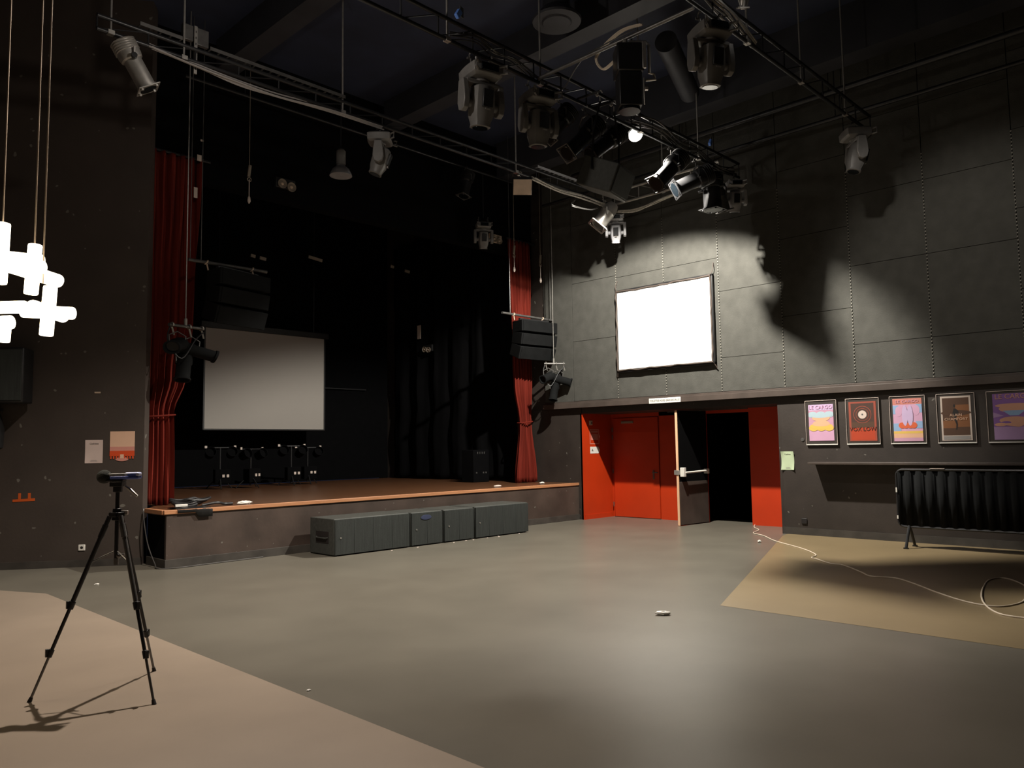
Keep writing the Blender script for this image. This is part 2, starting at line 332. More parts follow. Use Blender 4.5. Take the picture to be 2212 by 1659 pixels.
# projection screen hanging over the stage, dim light put into its grey
r = thing('projection_screen', 'large blank projection screen, tinted grey for dim light, hanging above the back of the stage', 'screen', (9.22, 17.1, 2.10))
# ------------------------------------------------------------------
def build_screen(par, w_, h_):
    b = MB(); b.bb((-w_/2, -.004, 0), (w_/2, .004, h_)); b.build('screen_cloth', 'gscreen', par)
    for s in (-1, 1):
        b = MB(); b.bb((s*w_/2-.018, -.012, -.02), (s*w_/2+.018, .012, h_+.02)); b.build('side_border', 'black', par)
    b = MB(); b.bb((-w_/2-.1, -.05, h_), (w_/2+.1, .06, h_+.14)); b.build('roller_case', 'black', par, .01)
    b = MB(); b.cyl((-w_/2, 0, -.02), (w_/2, 0, -.02), .02); b.build('bottom_bar', 'black', par)
    for s in (-1, 1):
        b = MB(); b.cyl((s*w_*.4, 0, h_+.14), (s*w_*.4, 0, H-2.10), .008, n=6); b.build('suspension_wire', 'dsteel', par)
build_screen(r, 3.08, 2.27)
# white projection screen on the right wall
r = thing('wall_screen', 'blank white screen laced on a black frame high on the right wall', 'screen', (RW-.10, 8.745, 3.17))
def wavy(a, c, n_, amp, r_, seed):
    random.seed(seed); a, c = Vector(a), Vector(c); P = []
    for i in range(n_+1): t = i/n_; P.append(a+(c-a)*t+Vector((random.uniform(-1, 1)*amp*.6, random.uniform(-1, 1)*amp*(abs((c-a).z) > .1), random.uniform(-1, 1)*amp*(abs((c-a).y) > .1))))
    b = MB(); b.tube(spline(P, 4), r_, 7); return b
b = MB(); b.bb((-.006, -1.09, 0), (.006, 1.09, 1.615)); b.build('screen_cloth', 'screen', r)
b = MB()
for p, q in (((0, -1.15, -.06), (.05, -1.1, 1.68)), ((0, 1.1, -.06), (.05, 1.15, 1.68)), ((0, -1.15, -.06), (.05, 1.15, -.01)), ((0, -1.15, 1.63), (.05, 1.15, 1.68))): b.bb(p, q)
b.build('frame', 'black', r, .008)
for i, (p, q) in enumerate((((-.01, -1.12, -.02), (-.01, 1.12, -.02)), ((-.01, -1.12, 1.64), (-.01, 1.12, 1.64)), ((-.01, -1.115, -.02), (-.01, -1.115, 1.64)), ((-.01, 1.115, -.02), (-.01, 1.115, 1.64)))):
    wavy(p, q, 14, .012, .017, i).build('lacing_edge', 'trimb', r)
for s in (-1, 1):
    b = MB(); b.tube([(0, s*1.12, 1.66), (.03, s*1.16, 1.78), (.08, s*1.14, 1.9)], .008, 6); b.build('tie_cord', 'trimb', r)
    b = MB(); b.tube([(0, s*1.12, -.03), (.05, s*1.17, -.14)], .01, 6); b.build('tie_cord', 'trimb', r)
# ------------------------------------------------------------------ subwoofers along the stage front
def sub(x0, x1, h, label, handle=False, y0=10.22, y1=10.92):
    w_ = x1-x0; r = thing('subwoofer', label, 'speaker', ((x0+x1)/2, (y0+y1)/2, 0), group='black subwoofers along the stage front')
    d = y1-y0
    b = MB(); b.bb((-w_/2+.008, -d/2+.03, .012), (w_/2-.008, d/2, h)); b.build('cabinet', 'subb', r, .012)
    b = MB(); b.bb((-w_/2+.015, -d/2+.005, .02), (w_/2-.015, -d/2+.035, h-.012))
    k = max(1, round(w_/.36))
    for i in range(1, k): b.bb((-w_/2+w_*i/k-.004, -d/2+.001, .03), (-w_/2+w_*i/k+.004, -d/2+.006, h-.02))
    b.build('grille', 'sub', r, .004)
    b = MB(); b.cyl((-w_/2+.11, -d/2-.002, .27), (-w_/2+.11, -d/2+.008, .27), .013, n=10); b.build('badge', 'alu', r)
    for s in (-1, 1):
        for t in (-1, 1):
            b = MB(); b.cyl((s*(w_/2-.06), t*(d/2-.06), 0), (s*(w_/2-.06), t*(d/2-.06), .014), .02, n=10); b.build('rubber_foot', 'black', r)
    if handle:
        b = MB(); b.bb((-w_/2+.004, -.18, .18), (-w_/2+.012, .18, .36)); b.build('handle_cup', 'ink', r, .003)
        b = MB(); b.tube([(-w_/2+.005, -.16, .27), (-w_/2-.012, -.12, .26), (-w_/2-.012, .12, .26), (-w_/2+.005, .16, .27)], .012); b.build('handle', 'subb', r)
    return r
sub(6.62, 8.05, .555, 'wide black subwoofer at the left end of the row below the stage', True)
sub(8.07, 8.75, .55, 'narrow black subwoofer with a blue smudge, second from left in the row')
sub(8.77, 9.47, .55, 'narrow black subwoofer, third from left in the row below the stage')
sub(9.49, 10.86, .555, 'wide black subwoofer at the right end of the row below the stage')
b = MB(); b.ball((8.38, 10.219, .46), .07, sc=(1.6, .03, .6)); tag(b.build('paint_smudge', 'smudge'), 'faint blue paint smudge on the second subwoofer grille', 'paint mark')
# ------------------------------------------------------------------ wall shelf + barrier
b = MB(); b.bb((13.08, -6, 1.225), (RW, 5.80, 1.262)); o = b.build('wall_shelf', 'trimb', None, .004); tag(o, 'long narrow dark shelf running along the right wall below the framed posters', 'shelf')
r = thing('crowd_barrier', 'black ribbed crowd barrier with rounded corner standing by the right wall', 'barrier', (12.72, 2.9, 0))
y1, y0, z0, z1, cr = 1.36, -1.2, .31, 1.165, .09
pts = []
for (cy, cz, a0) in ((y1-cr, z1-cr, 0), (y0+cr, z1-cr, PI/2), (y0+cr, z0+cr, PI), (y1-cr, z0+cr, 1.5*PI)):
    for i in range(7): a = a0+PI/2*i/6; pts.append((0, cy+cr*math.cos(a), cz+cr*math.sin(a)))
b = MB(); b.tube(pts, .019, closed=True); b.build('frame_tube', 'dsteel', r)
b = MB(); P = []; n_ = 150
for i in range(n_+1):
    y = y0+.02+(y1-y0-.04)*i/n_; x = .018*math.tanh(3*math.sin(2*PI*y/.155))/1
    P += [(x, y, z0+.02), (x, y, z1-.02)]
b.add(P, [(2*i, 2*i+2, 2*i+3, 2*i+1) for i in range(n_)]); o = b.build('ribbed_sheet', 'array', r); q = o.modifiers.new('t', 'SOLIDIFY'); q.thickness = .004
for y in (1.27-.06, -1.0):
    b = MB(); b.tube([(0, y, z0+.02), (-.05, y, .26), (-.2, y, .012)], .022); b.tube([(0, y, z0+.02), (.05, y, .26), (.2, y, .012)], .022); b.bb((-.225, y-.03, 0), (-.175, y+.03, .02)); b.bb((.175, y-.03, 0), (.225, y+.03, .02)); b.build('splayed_foot', 'dsteel', r)
b = MB(); b.box((-.03, 1.36, .86), (.006, .02, .07)); b.box((-.03, 1.36, .45), (.006, .02, .05)); b.build('worn_sticker', 'white', r)
b = MB(); b.bb((-.03, .68, z1+.015), (.02, .88, z1+.022)); b.build('tape_or_sheen_strip', 'acry', r)
# ------------------------------------------------------------------ posters
def poster(yc, wf, wp, hp, label, art, zc=1.935, hf=.765, n=0):
    r = thing('framed_poster', label, 'poster', (RW, yc, zc), -PI/2, 'framed posters on the right wall')
    # local: x = to the viewer's right (-y world), y = into wall... front at local y = -d
    d = .032
    b = MB()
    b.bb((-wf/2, -d, hf/2-.008), (wf/2, -.008, hf/2))
    b.bb((-wf/2, -d, -hf/2), (-wf/2+.007, -.008, hf/2)); b.bb((wf/2-.007, -d, -hf/2), (wf/2, -.008, hf/2)); b.build('frame', 'acry', r, .002)
    b = MB(); b.bb((-wf/2, -d-.002, -hf/2-.002), (wf/2, -.008, -hf/2+.014)); b.build('bottom_lip_highlight', 'white', r, .002)  # lip in white, painting the highlight along the bottom edge
    b = MB(); b.bb((-wf/2, -.02, -hf/2), (wf/2, -.001, hf/2)); b.build('backing_board', 'wall', r)
    b = MB(); names = []
    def idx(m):
        if m not in names: names.append(m)
        b.cur = names.index(m)
    lay = [0]
    def shape(m, poly):
        idx(m); lay[0] += 1; y = -.0245-.0004*lay[0]
        b.add([(max(-wp/2, min(wp/2, x*wp)), y, max(-hp/2, min(hp/2, z*hp))) for x, z in poly], [tuple(range(len(poly)))])
    def ell(m, cx, cz, rx, rz, a0=0, a1=2*PI, n_=26): shape(m, [(cx+rx*math.cos(a0+(a1-a0)*i/n_), cz+rz*math.sin(a0+(a1-a0)*i/n_)) for i in range(n_+(a1-a0 < 6))])
    def rect(m, x0, z0, x1, z1): shape(m, [(x0, z0), (x1, z0), (x1, z1), (x0, z1)])
    txt = art(shape, ell, rect)
    idx(names[0]); b.bb((-wp/2, -.0244, -hp/2), (wp/2, -.02, hp/2))
    b.build('print', names, r, smooth=False)
    for (s, size, m, x, z, sx) in txt:
        text(s, size, m, r, Matrix.Translation((x*wp, -.031, z*hp)) @ Matrix.Rotation(PI/2, 4, 'X'), 'lettering', .0006, sx)
    return r
def art1(s, e, r):
    r('p_rose', -.5, -.5, .5, .5); r('p_pink', -.5, -.5, .5, -.22); r('p_lilac', -.5, .34, .5, .5)
    for x in (-.33, 0, .33): e('p_sky', x, .22, .20, .085)
    e('p_sky', 0, .2, .5, .07); e('p_peach', 0, .13, .36, .10); e('p_sky', 0, .19, .44, .06)
    e('p_peach', 0, -.03, .34, .09)
    for x in (-.31, 0, .31): e('p_yellow', x, -.15, .19, .085)
    e('p_yellow', 0, -.10, .46, .085); e('p_peach', 0, -.045, .36, .06)
    return [('LE CARGO', .085, 'p_pink', 0, .42, 1.0)]
def art2(s, e, r):
    r('p_brick', -.5, -.5, .5, .5); r('p_brown', -.42, -.08, .42, .46); r('p_red', -.44, -.48, .44, -.16); r('p_umber', -.42, -.16, .42, -.02)
    e('p_brick', 0, .17, .33, .22); e('p_brown', 0, .17, .31, .205); e('p_brick', 0, .17, .24, .16); e('p_brown', 0, .17, .225, .15); e('p_cream', 0, .17, .155, .105); e('p_grey', 0, .17, .04, .027); e('ink', 0, .17, .02, .014)
    return [('VOX LOW', .095, 'p_brown', 0, -.2, .95)]
def art3(s, e, r):
    r('p_pink', -.5, -.5, .5, .5); r('p_salmon', -.5, .36, .5, .5); r('p_blue', -.5, .14, -.3, .34); r('p_blue', .3, .16, .5, .36); e('p_pink', -.3, .2, .12, .12); e('p_pink', .3, .22, .12, .12)
    r('p_blue', -.5, -.26, -.24, -.08); r('p_blue', .28, -.2, .5, -.04); r('p_peach', -.5, -.42, .5, -.26); r('p_yellow', -.5, -.32, .5, -.27); r('p_rose', -.5, -.5, .5, -.42)
    for x in (-.2, -.08, .08, .2): e('p_coral', x, -.13, .12, .07)
    e('p_lilac', -.09, .1, .1, .24); e('p_lilac', .09, .1, .1, .24)
    return [('LE CARGO', .06, 'p_rose', 0, .43, 1.2)]
def art4(s, e, r):
    r('p_cream', -.5, -.5, .5, .5); r('p_umber', -.44, -.38, .44, .46); r('p_rust', -.02, -.2, .44, .3); r('p_rust', -.44, -.22, .0, -.05); e('p_umber', 0, .12, .5, .06); r('p_umber', -.44, -.38, .44, -.22)
    e('ink', -.04, .28, .035, .035); s('ink', [(-.12, .10), (-.06, .22), (.0, .22), (.09, .16), (.10, .06), (.02, .1), (.02, -.02), (.05, -.14), (.02, -.26), (-.02, -.26), (-.0, -.14), (-.05, -.04), (-.08, .04)])
    r('p_grey', -.44, -.48, .44, -.40)
    return [('ALAIN', .055, 'p_shell', 0, .07, 1.1), ('CHAMFORT', .055, 'p_shell', 0, -.02, 1.1)]
def art5(s, e, r):
    r('p_violet', -.5, -.5, .5, .5); r('p_mauve', -.5, -.5, .5, -.22); e('p_tan', 0, .24, .45, .045); e('p_tan', 0, .17, .36, .09); s('p_blue', [(-.27, .13), (.27, .13), (.1, .02), (-.1, .02)]); s('p_mauve', [(-.5, .1), (-.25, .02), (-.5, -.02)])
    e('p_tan', 0, -.08, .36, .08); e('p_violet', -.2, -.13, .12, .03); e('p_tan', .3, -.17, .22, .03); e('p_tan', -.33, -.17, .15, .035); s('p_tan', [(-.3, -.15), (.4, -.13), (.1, -.23), (-.2, -.19)])
    return [('LE CARGO', .105, 'p_tan', 0, .43, .95)]
poster(5.65, .545, .43, .62, 'clear framed poster of pink and yellow scalloped clouds, leftmost in the row', art1)
poster(4.955, .54, .44, .65, 'clear framed dark red record disc poster, second from the left', art2)
poster(4.255, .535, .435, .68, 'clear framed pink poster with two pale ovals and blue patches', art3)
poster(3.56, .535, .42, .68, 'clear framed brown poster with white border and standing silhouette', art4)
poster(2.79, .70, .54, .68, 'clear framed purple and tan poster at the right edge of the row', art5)
# ------------------------------------------------------------------ signs and papers
def paper(name, label, P, right, w_, h_, m, title=None, curl=.01, cat='sheet'):
    Rr = Vector(right).normalized(); r = thing(name, label, cat, P, math.atan2(Rr.y, Rr.x))
    b = MB(); n_ = 8; Q = []
    for j in range(n_+1):
        for i in range(n_+1):
            u, v = i/n_-.5, j/n_-.5; Q.append((u*w_, -.004-curl*(abs(u)*2)**3*(abs(v)*2)**2, v*h_))
    b.add(Q, [(j*(n_+1)+i, j*(n_+1)+i+1, (j+1)*(n_+1)+i+1, (j+1)*(n_+1)+i) for j in range(n_) for i in range(n_)])
    b.build('paper', m, r)
    if title:
        text(title, h_*.105, 'ink', r, Matrix.Translation((0, -.006, h_*.34)) @ Matrix.Rotation(PI/2, 4, 'X'), 'lettering', .0005)
        b = MB(); b.bb((-w_*.2, -.0055, -h_*.42), (w_*.2, -.0045, -h_*.40)); b.bb((-w_*.15, -.0055, -h_*.38), (w_*.15, -.0045, -h_*.365)); b.build('printed_line', 'p_grey', r)
    return r
def onwall(t, z, off=.002): p = PW+DW*t+NW*off; return (p.x, p.y, z)   # t metres along the left wall from its end
LWD = -DW
paper('notice_sheet', 'small white notice sheet pinned on the left wall beside the pink flyer', onwall(.665, 1.62), LWD, .235, .33, 'paper', 'Cashless', .004)
r = thing('hanging_flyer', 'pale pink and red flyer hanging on the left wall above the tripod', 'flyer', onwall(.29, 1.705), math.atan2(LWD.y, LWD.x))
b = MB(); b.bb((-.165, -.006, -.02), (.165, -.002, .2)); b.build('upper_sheet', 'p_shell', r)
b = MB(); b.bb((-.165, -.007, -.08), (.165, -.003, -.02)); b.build('middle_band', 'p_rosy', r)
b = MB(); b.bb((-.165, -.008, -.155), (.165, -.003, -.08)); n_ = 9
for i in range(n_):
    if i != 4: x = -.165+.33*(i+.5)/n_; b.bb((x-.010, -.008, -.195), (x+.008, -.003, -.15))
b.build('tear_off_strips', 'p_fire', r)
b = MB(); b.bb((-.024, -.009, -.185), (.024, -.004, -.13)); b.build('label', 'p_shell', r)
b = MB(); b.ball((0, -.006, -.2), .085, sc=(1, .03, .35)); b.build('round_tab', 'p_rosy', r)
tp = thing('orange_tape_mark', 'bright orange tape mark shaped like an upturned bench on the left wall', 'tape', onwall(1.56, .955), math.atan2(LWD.y, LWD.x))
b = MB(); b.box((0, -.002, 0), (.285, .003, .036), (0, -.04, 0)); b.build('long_strip', 'orange', tp)
for x in (-.055, .07): b = MB(); b.box((x, -.003, .055), (.034, .003, .085)); b.build('short_strip', 'orange', tp)
r = thing('wall_socket', 'white power socket low on the left wall behind the tripod', 'socket', onwall(.79, .27), math.atan2(LWD.y, LWD.x))
b = MB(); b.bb((-.045, -.012, -.042), (.045, 0, .042)); b.build('plate', 'white', r, .008)
b = MB(); b.cyl((0, -.013, 0), (0, -.0105, 0), .02); b.build('socket_well', 'ink', r)
b = MB(); b.M = Matrix.Translation(onwall(.64, 2.465)) @ Matrix.Rotation(math.atan2(LWD.y, LWD.x), 4, 'Z'); b.bb((-.04, -.006, -.012), (.04, 0, .012)); tag(b.build('wall_tag', 'beige', None, .003), 'small beige tag stuck on the left wall above the notices', 'tag')
paper('notice_sheet', 'curled pale green notice sheet taped on the right wall beside the doorway', (RW, 6.285, 1.283), (0, -1, 0), .235, .325, 'green', 'Cashless', .03)
r = thing('direction_sign', 'long white sign with black lettering above the open door', 'sign', (RW-.10, 8.74, 2.473), -PI/2)
b = MB(); b.bb((-.37, -.012, -.052), (.37, 0, .052)); b.build('board', 'white', r, .005)
text('TOILETTES HORS GRANDE SALLE', .052, 'ink', r, Matrix.Translation((0, -.0135, 0)) @ Matrix.Rotation(PI/2, 4, 'X'), 'lettering', .0008, .9)
# signs on the red jamb (plane y=10.94, facing -y)
r = thing('jamb_sign', 'small outlined arrow sign on the red side wall of the doorway', 'sign', (13.79, 10.94, 1.80))
b = MB()
for p in ((-.16, .15), (-.16, -.16)): b.bb((p[0], -.003, p[1]-.008), (.16, -.001, p[1]+.008))
b.bb((-.165, -.003, -.16), (-.15, -.001, .15)); b.bb((.15, -.003, -.16), (.165, -.001, .15)); b.add([(.165, -.002, .05), (.20, -.002, 0), (.165, -.002, -.05)], [(0, 1, 2)]); b.build('outline', 'p_rosy', r)
b = MB(); b.bb((-.12, -.003, -.08), (.12, -.001, .06)); b.bb((-.12, -.003, .085), (.12, -.001, .125)); b.build('text_block', 'p_salmon', r)
r = thing('pictogram_plate', 'white pictogram plate below the arrow sign on the red side wall', 'sign', (13.80, 10.94, 1.50))
b = MB(); b.prism([(-.17, -.075), (.12, -.075), (.17, 0), (.12, .075), (-.17, .075)], .001, .004); b.v = [Vector((p.x, -p.z, p.y)) for p in b.v]; b.build('plate', 'white', r)
b = MB(); b.box((-.1, -.0055, 0), (.02, .002, .05), (0, .5, 0)); b.box((-.08, -.0055, -.015), (.04, .002, .012)); b.build('pictogram', 'ink', r)
r = thing('light_switch', 'pale light switch near the top of the red side wall', 'switch', (13.66, 10.94, 2.10))
b = MB(); b.bb((-.05, -.02, -.05), (.05, 0, .05)); b.build('plate', 'beige', r, .004); b = MB(); b.bb((.005, -.026, -.02), (.03, -.02, .02)); b.build('rocker', 'ink', r)
# small wall things on the right wall
b = MB(); b.cyl((RW-.012, 6.0, 1.65), (RW, 6.0, 1.65), .03); tag(b.build('wall_stud', 'steel'), 'round metal stud on the right wall left of the first poster', 'stud')
b = MB(); b.bb((RW-.02, 5.98, .19), (RW, 6.08, .29)); tag(b.build('floor_outlet', 'ink', None, .01), 'black round outlet low on the right wall beside the doorway', 'socket')
# ------------------------------------------------------------------ tripod with recorder
A_, B_, C_ = Vector((1.534, 5.905, 0)), Vector((2.065, 5.241, 0)), Vector((2.368, 6.022, 0)); ct = Vector((1.985, 5.735, 0))
r = thing('tripod', 'black three legged camera tripod standing on the tan floor', 'tripod', ct)
def rel(p): return Vector(p)-ct
for foot in (A_, B_, C_):
    top = Vector((0, 0, 1.17)); f_ = rel(foot); d = (f_-top); o_ = Vector((f_.x, f_.y, 0)).normalized()*.045; top = top+o_; d = f_-top
    P = lambda t: top+d*t
    b = MB(); b.cyl(P(0), P(.49), .0150, .0150); b.cyl(P(.05), P(.12), .019); lg = b.build('leg', 'steel' if foot is B_ else 'dsteel', r)  # front leg in paler steel to carry its bright highlights
    b = MB(); b.cyl(P(.49), P(.745), .0115); b.build('middle_section', 'dsteel', lg)
    b = MB(); b.cyl(P(.745), P(.975), .0085); b.build('lower_section', 'steel', lg)
    for t, k in ((.49, .021), (.745, .017)):
        b = MB(); b.cyl(P(t-.018), P(t+.022), k); b.box(P(t)+o_*.45, (.02, .02, .05)); b.build('leg_clamp', 'black', lg, .002)
    b = MB(); b.cyl(P(.975), f_+Vector((0, 0, .0)), .011, .015); b.build('rubber_foot', 'ink', lg)
    b = MB(); m0 = P(.26); b.tube([m0, Vector((0, 0, .93))+o_*.3], .005, 6); b.build('spreader_arm', 'steel', r)
b = MB(); b.cyl((0, 0, .88), (0, 0, 1.36), .0135); b.build('centre_column', 'dsteel', r)
b = MB(); b.cyl((0, 0, 1.14), (0, 0, 1.22), .034, .028); b.box((0, 0, 1.18), (.11, .05, .03), (0, 0, .6)); b.box((0, 0, 1.18), (.05, .1, .03), (0, 0, .2)); b.build('shoulder', 'dsteel', r, .003)
b = MB(); b.box((.035, -.03, 1.19), (.05, .02, .028), (0, 0, -.75)); b.build('shoulder_badge', 'alu', r, .002)
b = MB(); b.cyl((0, 0, .84), (0, 0, .885), .016); b.ball((.012, -.012, .90), .018); b.cyl((0, 0, .9), (.04, -.04, .91), .006); b.build('column_hook', 'steel', r)
CR = Vector((.7, -.714, 0))   # picture-right direction on the floor
b = MB(); b.box((0, 0, 1.385), (.085, .07, .035), (0, 0, -.79)); b.cyl((0, 0, 1.33), (0, 0, 1.40), .03); b.box((-.01, .01, 1.41), (.12, .06, .016), (0, 0, -.79)); b.build('pan_head', 'black', r, .004)
b = MB(); b.tube([Vector((0, 0, 1.37))+CR*.05, Vector((0, 0, 1.345))+CR*.085, Vector((0, 0, 1.30))+CR*.135], [.006, .011, .009]); b.build('pan_handle', 'alu', r)
rec = thing('audio_recorder', 'small blue and silver audio recorder lying on top of the tripod', 'recorder', ct+Vector((0, 0, 1.418)), math.atan2(CR.y, CR.x))
b = MB(); b.bb((-.045, -.032, .0), (.15, .032, .022)); b.build('lower_shell', 'blue', rec, .008)
b = MB(); b.bb((.055, -.030, .018), (.152, .030, .046)); b.build('upper_shell', 'silver', rec, .01)
b = MB(); b.bb((-.05, -.026, .014), (.058, .026, .040)); b.build('front_shell', 'mhl', rec, .006)
b = MB(); b.bb((.08, -.0335, .022), (.135, -.0305, .034)); b.build('display', 'blue', rec)
b = MB(); b.ball((-.095, 0, .018), .047, 20, 14, (1.05, 1, 1)); b.build('foam_windscreen', 'foam', rec)
b = MB(); b.cyl((-.05, 0, .02), (-.06, 0, .02), .028); b.build('microphone_collar', 'black', rec)
# ------------------------------------------------------------------ floor bits
pts = [(14.55, 7.56), (14.0, 7.3), (13.6, 7.0), (13.1, 6.85), (12.8, 6.5), (12.22, 6.0), (11.6, 5.28), (11.1, 4.86), (10.78, 4.78), (10.68, 4.66), (10.4, 4.36), (10.35, 4.17), (9.95, 3.80), (9.72, 3.60), (9.76, 3.34), (9.5, 3.05), (9.14, 2.735), (8.84, 2.434), (8.70, 2.2), (8.74, 2.03), (9.1, 1.94), (9.55, 2.0), (10.1, 2.12), (10.45, 2.32), (10.5, 2.45), (10.25, 2.50), (9.8, 2.44), (9.3, 2.34), (8.85, 2.22), (8.55, 2.09), (8.33, 1.93), (8.30, 1.72)]
b = MB(); b.tube(spline([(x, y, .008+(.012 if 27 <= i <= 28 else 0)) for i, (x, y) in enumerate(pts)], 6), .0085, 8); o = tag(b.build('extension_cord', 'cable'), 'white cord snaking across the floor from the doorway into a loop', 'cord')
r = thing('power_strip', 'white power strip lying at the end of the floor cord', 'power strip', (8.33, 1.62, 0), .3)
b = MB(); b.bb((-.06, -.12, 0), (.06, .12, .04)); b.build('body', 'white', r, .01)
for k in (-.07, 0, .07): b = MB(); b.cyl((0, k, .038), (0, k, .043), .02); b.build('socket_well', 'p_grey', r)
def crumple(name, label, P, s, m='white', seed=0, cat='litter', rot=0):
    random.seed(seed); b = MB(); b.ball((0, 0, 0), 1, 12, 8); b.v = [Vector((p.x*s[0]*random.uniform(.7, 1.15), p.y*s[1]*random.uniform(.7, 1.15), max(0, (p.z*random.uniform(.75, 1.1)+.8)*s[2]))) for p in b.v]
    o = b.build(name, m, smooth=False); o.location = P; o.rotation_euler = (0, 0, rot); return tag(o, label, cat)
crumple('crumpled_tissue', 'crumpled white tissue lying alone in the middle of the grey floor', (6.37, 4.28, 0), (.085, .032, .022), seed=3, rot=-.8)
crumple('paper_ball', 'tiny white paper ball on the floor below the white cord', (11.95, 6.15, 0), (.03, .03, .025), seed=4)
crumple('paper_scrap', 'tiny white scrap on the floor near the left wall', (3.4, 10.45, 0), (.03, .02, .008), seed=5)
crumple('paper_scrap', 'tiny white scrap on the grey floor beside the tan floor edge', (2.88, 4.75, 0), (.016, .012, .006), seed=6)
for i, (x, y) in enumerate([(8.9, 10.12), (9.2, 10.15), (9.35, 10.13), (9.7, 10.14), (10.0, 10.17), (10.55, 10.18), (8.1, 10.1), (7.6, 10.12), (9.95, 10.1)]):
    o = crumple('confetti_scrap', 'tiny pale scrap lying on the floor in front of the subwoofer row', (x, y, 0), (.022, .012, .006), 'acry', 20+i); o['group'] = 'scraps in front of the subwoofers'
# cable at the stage corner
b = MB(); b.tube(spline([(4.41, 11.72, .79), (4.38, 11.6, .6), (4.40, 11.5, .3), (4.42, 11.3, .06), (4.40, 11.12, .01), (4.6, 10.98, .01), (5.0, 11.0, .01), (5.5, 11.02, .01), (5.9, 11.03, .01)], 8), .008, 7)
tag(b.build('floor_cable', 'steel'), 'thin grey cable hanging down the stage corner and along its skirting', 'cable')
r = thing('cable_bundle', 'black bundle of cables and cloth heaped on the stage corner', 'cables', (4.95, 11.25, .795))
for i in range(4):
    random.seed(i+30); b = MB(); b.tube([(.02*i+(.16+.03*i)*math.cos(a)+.04*math.sin(3*a+i), .28+(.16)*math.sin(a)+.02*math.cos(2*a), .03+.025*i+.012*math.sin(4*a+i)) for a in [2*PI*k/30 for k in range(30)]], .018, closed=True); b.build('cable_coil', 'cableb', r)
b = MB(); b.tube(spline([(.15, .1, .02), (.35, .05, .05), (.5, .12, .02), (.62, .1, .02)], 6), .02); b.build('loose_cable', 'cableb', r)
b = MB(); n_ = 10; Q = []
for j in range(n_+1):
    for i in range(n_+1):
        u, v = i/n_, j/n_; x = -.33+.5*u; y = -.2+.35*v+.03*math.sin(6*u)
        z = .012+.01*math.sin(9*u+4*v)
        if v < .12: y = -.205; z = -.12*(.12-v)/.12*(1 if u > .55 else .4)
        Q.append((x, y, z))
b.add(Q, [(j*(n_+1)+i, j*(n_+1)+i+1, (j+1)*(n_+1)+i+1, (j+1)*(n_+1)+i) for j in range(n_) for i in range(n_)]); o = b.build('cloth', 'black', r); q = o.modifiers.new('t', 'SOLIDIFY'); q.thickness = .006
b = MB(); b.box((4.80, 11.36, .83), (.17, .03, .035), (0, 0, -.1)); tag(b.build('white_block', 'white', None, .004), 'small white block at the foot of the left stage curtain', 'block')
crumple('crumpled_tissue', 'long crumpled white tissue on the stage edge near the left curtain', (5.75, 11.35, .792), (.13, .035, .03), seed=8)
crumple('crumpled_tissue', 'small crumpled paper on the stage edge left of the right curtain', (11.3, 11.5, .792), (.12, .03, .02), 'acry', 9)
crumple('crumpled_tissue', 'crumpled white paper on the stage beside the right curtain hem', (12.65, 11.5, .792), (.08, .04, .025), seed=10)
# ------------------------------------------------------------------ rigging
TZ = 6.45; T1, T2, T3, XB = 9.40, 6.81, 4.33, 12.62
def along(axis, P, a): return (a, P[0], P[1]) if axis == 'x' else (P[0], a, P[1])
def truss(label, axis, off, a0, a1, m, rods, top='ladder', z=TZ, hgt=.26):
    r = thing('lighting_truss', label, 'truss', group=None)
    A = lambda a, dz, d=0: along(axis, (off+d, z+dz), a)
    b = MB(); b.cyl(A(a0, 0), A(a1, 0), .026, n=10); b.build('lower_chord', m, r)
    b = MB(); b.cyl(A(a0, hgt), A(a1, hgt), .026, n=10); b.build('upper_chord', m, r)
    b = MB(); n_ = max(2, int((a1-a0)/.55)); 
    for i in range(n_+1):
        a = a0+(a1-a0)*i/n_; b.cyl(A(a, 0), A(a, hgt), .011, n=6)
        if i < n_: b.cyl(A(a, 0), A(a+(a1-a0)/n_, hgt), .008, n=6)
    b.build('lacing', m, r)
    for a in rods:
        b = MB(); b.cyl(A(a, 0), A(a, H-z), .013, n=8); b.box(A(a, .0), (.07, .07, .05)); b.box(A(a, H-z-.01), (.12, .12, .02)); b.build('hanger_rod', 'alu', r)
    if top == 'tray':
        for t0, t1 in ((a0+.45, 3.85), (4.2, 6.2), (10.3, 12.3)):  # tray only where it catches light; shaded middle left out
            b = MB()
            for s in (-1, 1): q0, q1 = A(t0, hgt+.025, s*.07), A(t1, hgt+.07, s*.075); b.bb(q0, q1)
            k = t0
            while k < t1: q0, q1 = A(k, hgt+.03, -.07), A(k+.02, hgt+.04, .07); b.bb(q0, q1); k += .12
            b.build('cable_tray', 'mhl' if t0 > 9 else 'steel', r)  # right piece paler, its lit look put into the colour
    return r
truss('silvery ladder truss over the stage front with a cable tray on top', 'x', T1, 2.9, 12.62, 'dsteel', [3.05, 3.9, 6.2, 9.8, 12.3], 'tray', hgt=.16)
truss('black ladder truss across the middle of the hall carrying moving heads', 'x', T2, 3.6, 13.0, 'dsteel', [4.2, 5.95, 7.6, 9.9, 11.6])
truss('dark ladder truss across the hall at the upper right, nearest the camera', 'x', T3, 6.0, 12.6, 'dsteel', [8.6, 10.1, 11.6])
truss('pale short truss joining the two long trusses near the right wall', 'y', XB, 7.0, 9.35, 'alu', [8.2], z=TZ)
b = MB(); b.cyl((7.5, 4.4, TZ+.02), (7.5, 6.75, TZ+.02), .024, n=10); o = tag(b.build('lighting_bar', 'steel'), 'single steel bar bridging the middle truss and the upper right truss', 'pipe')
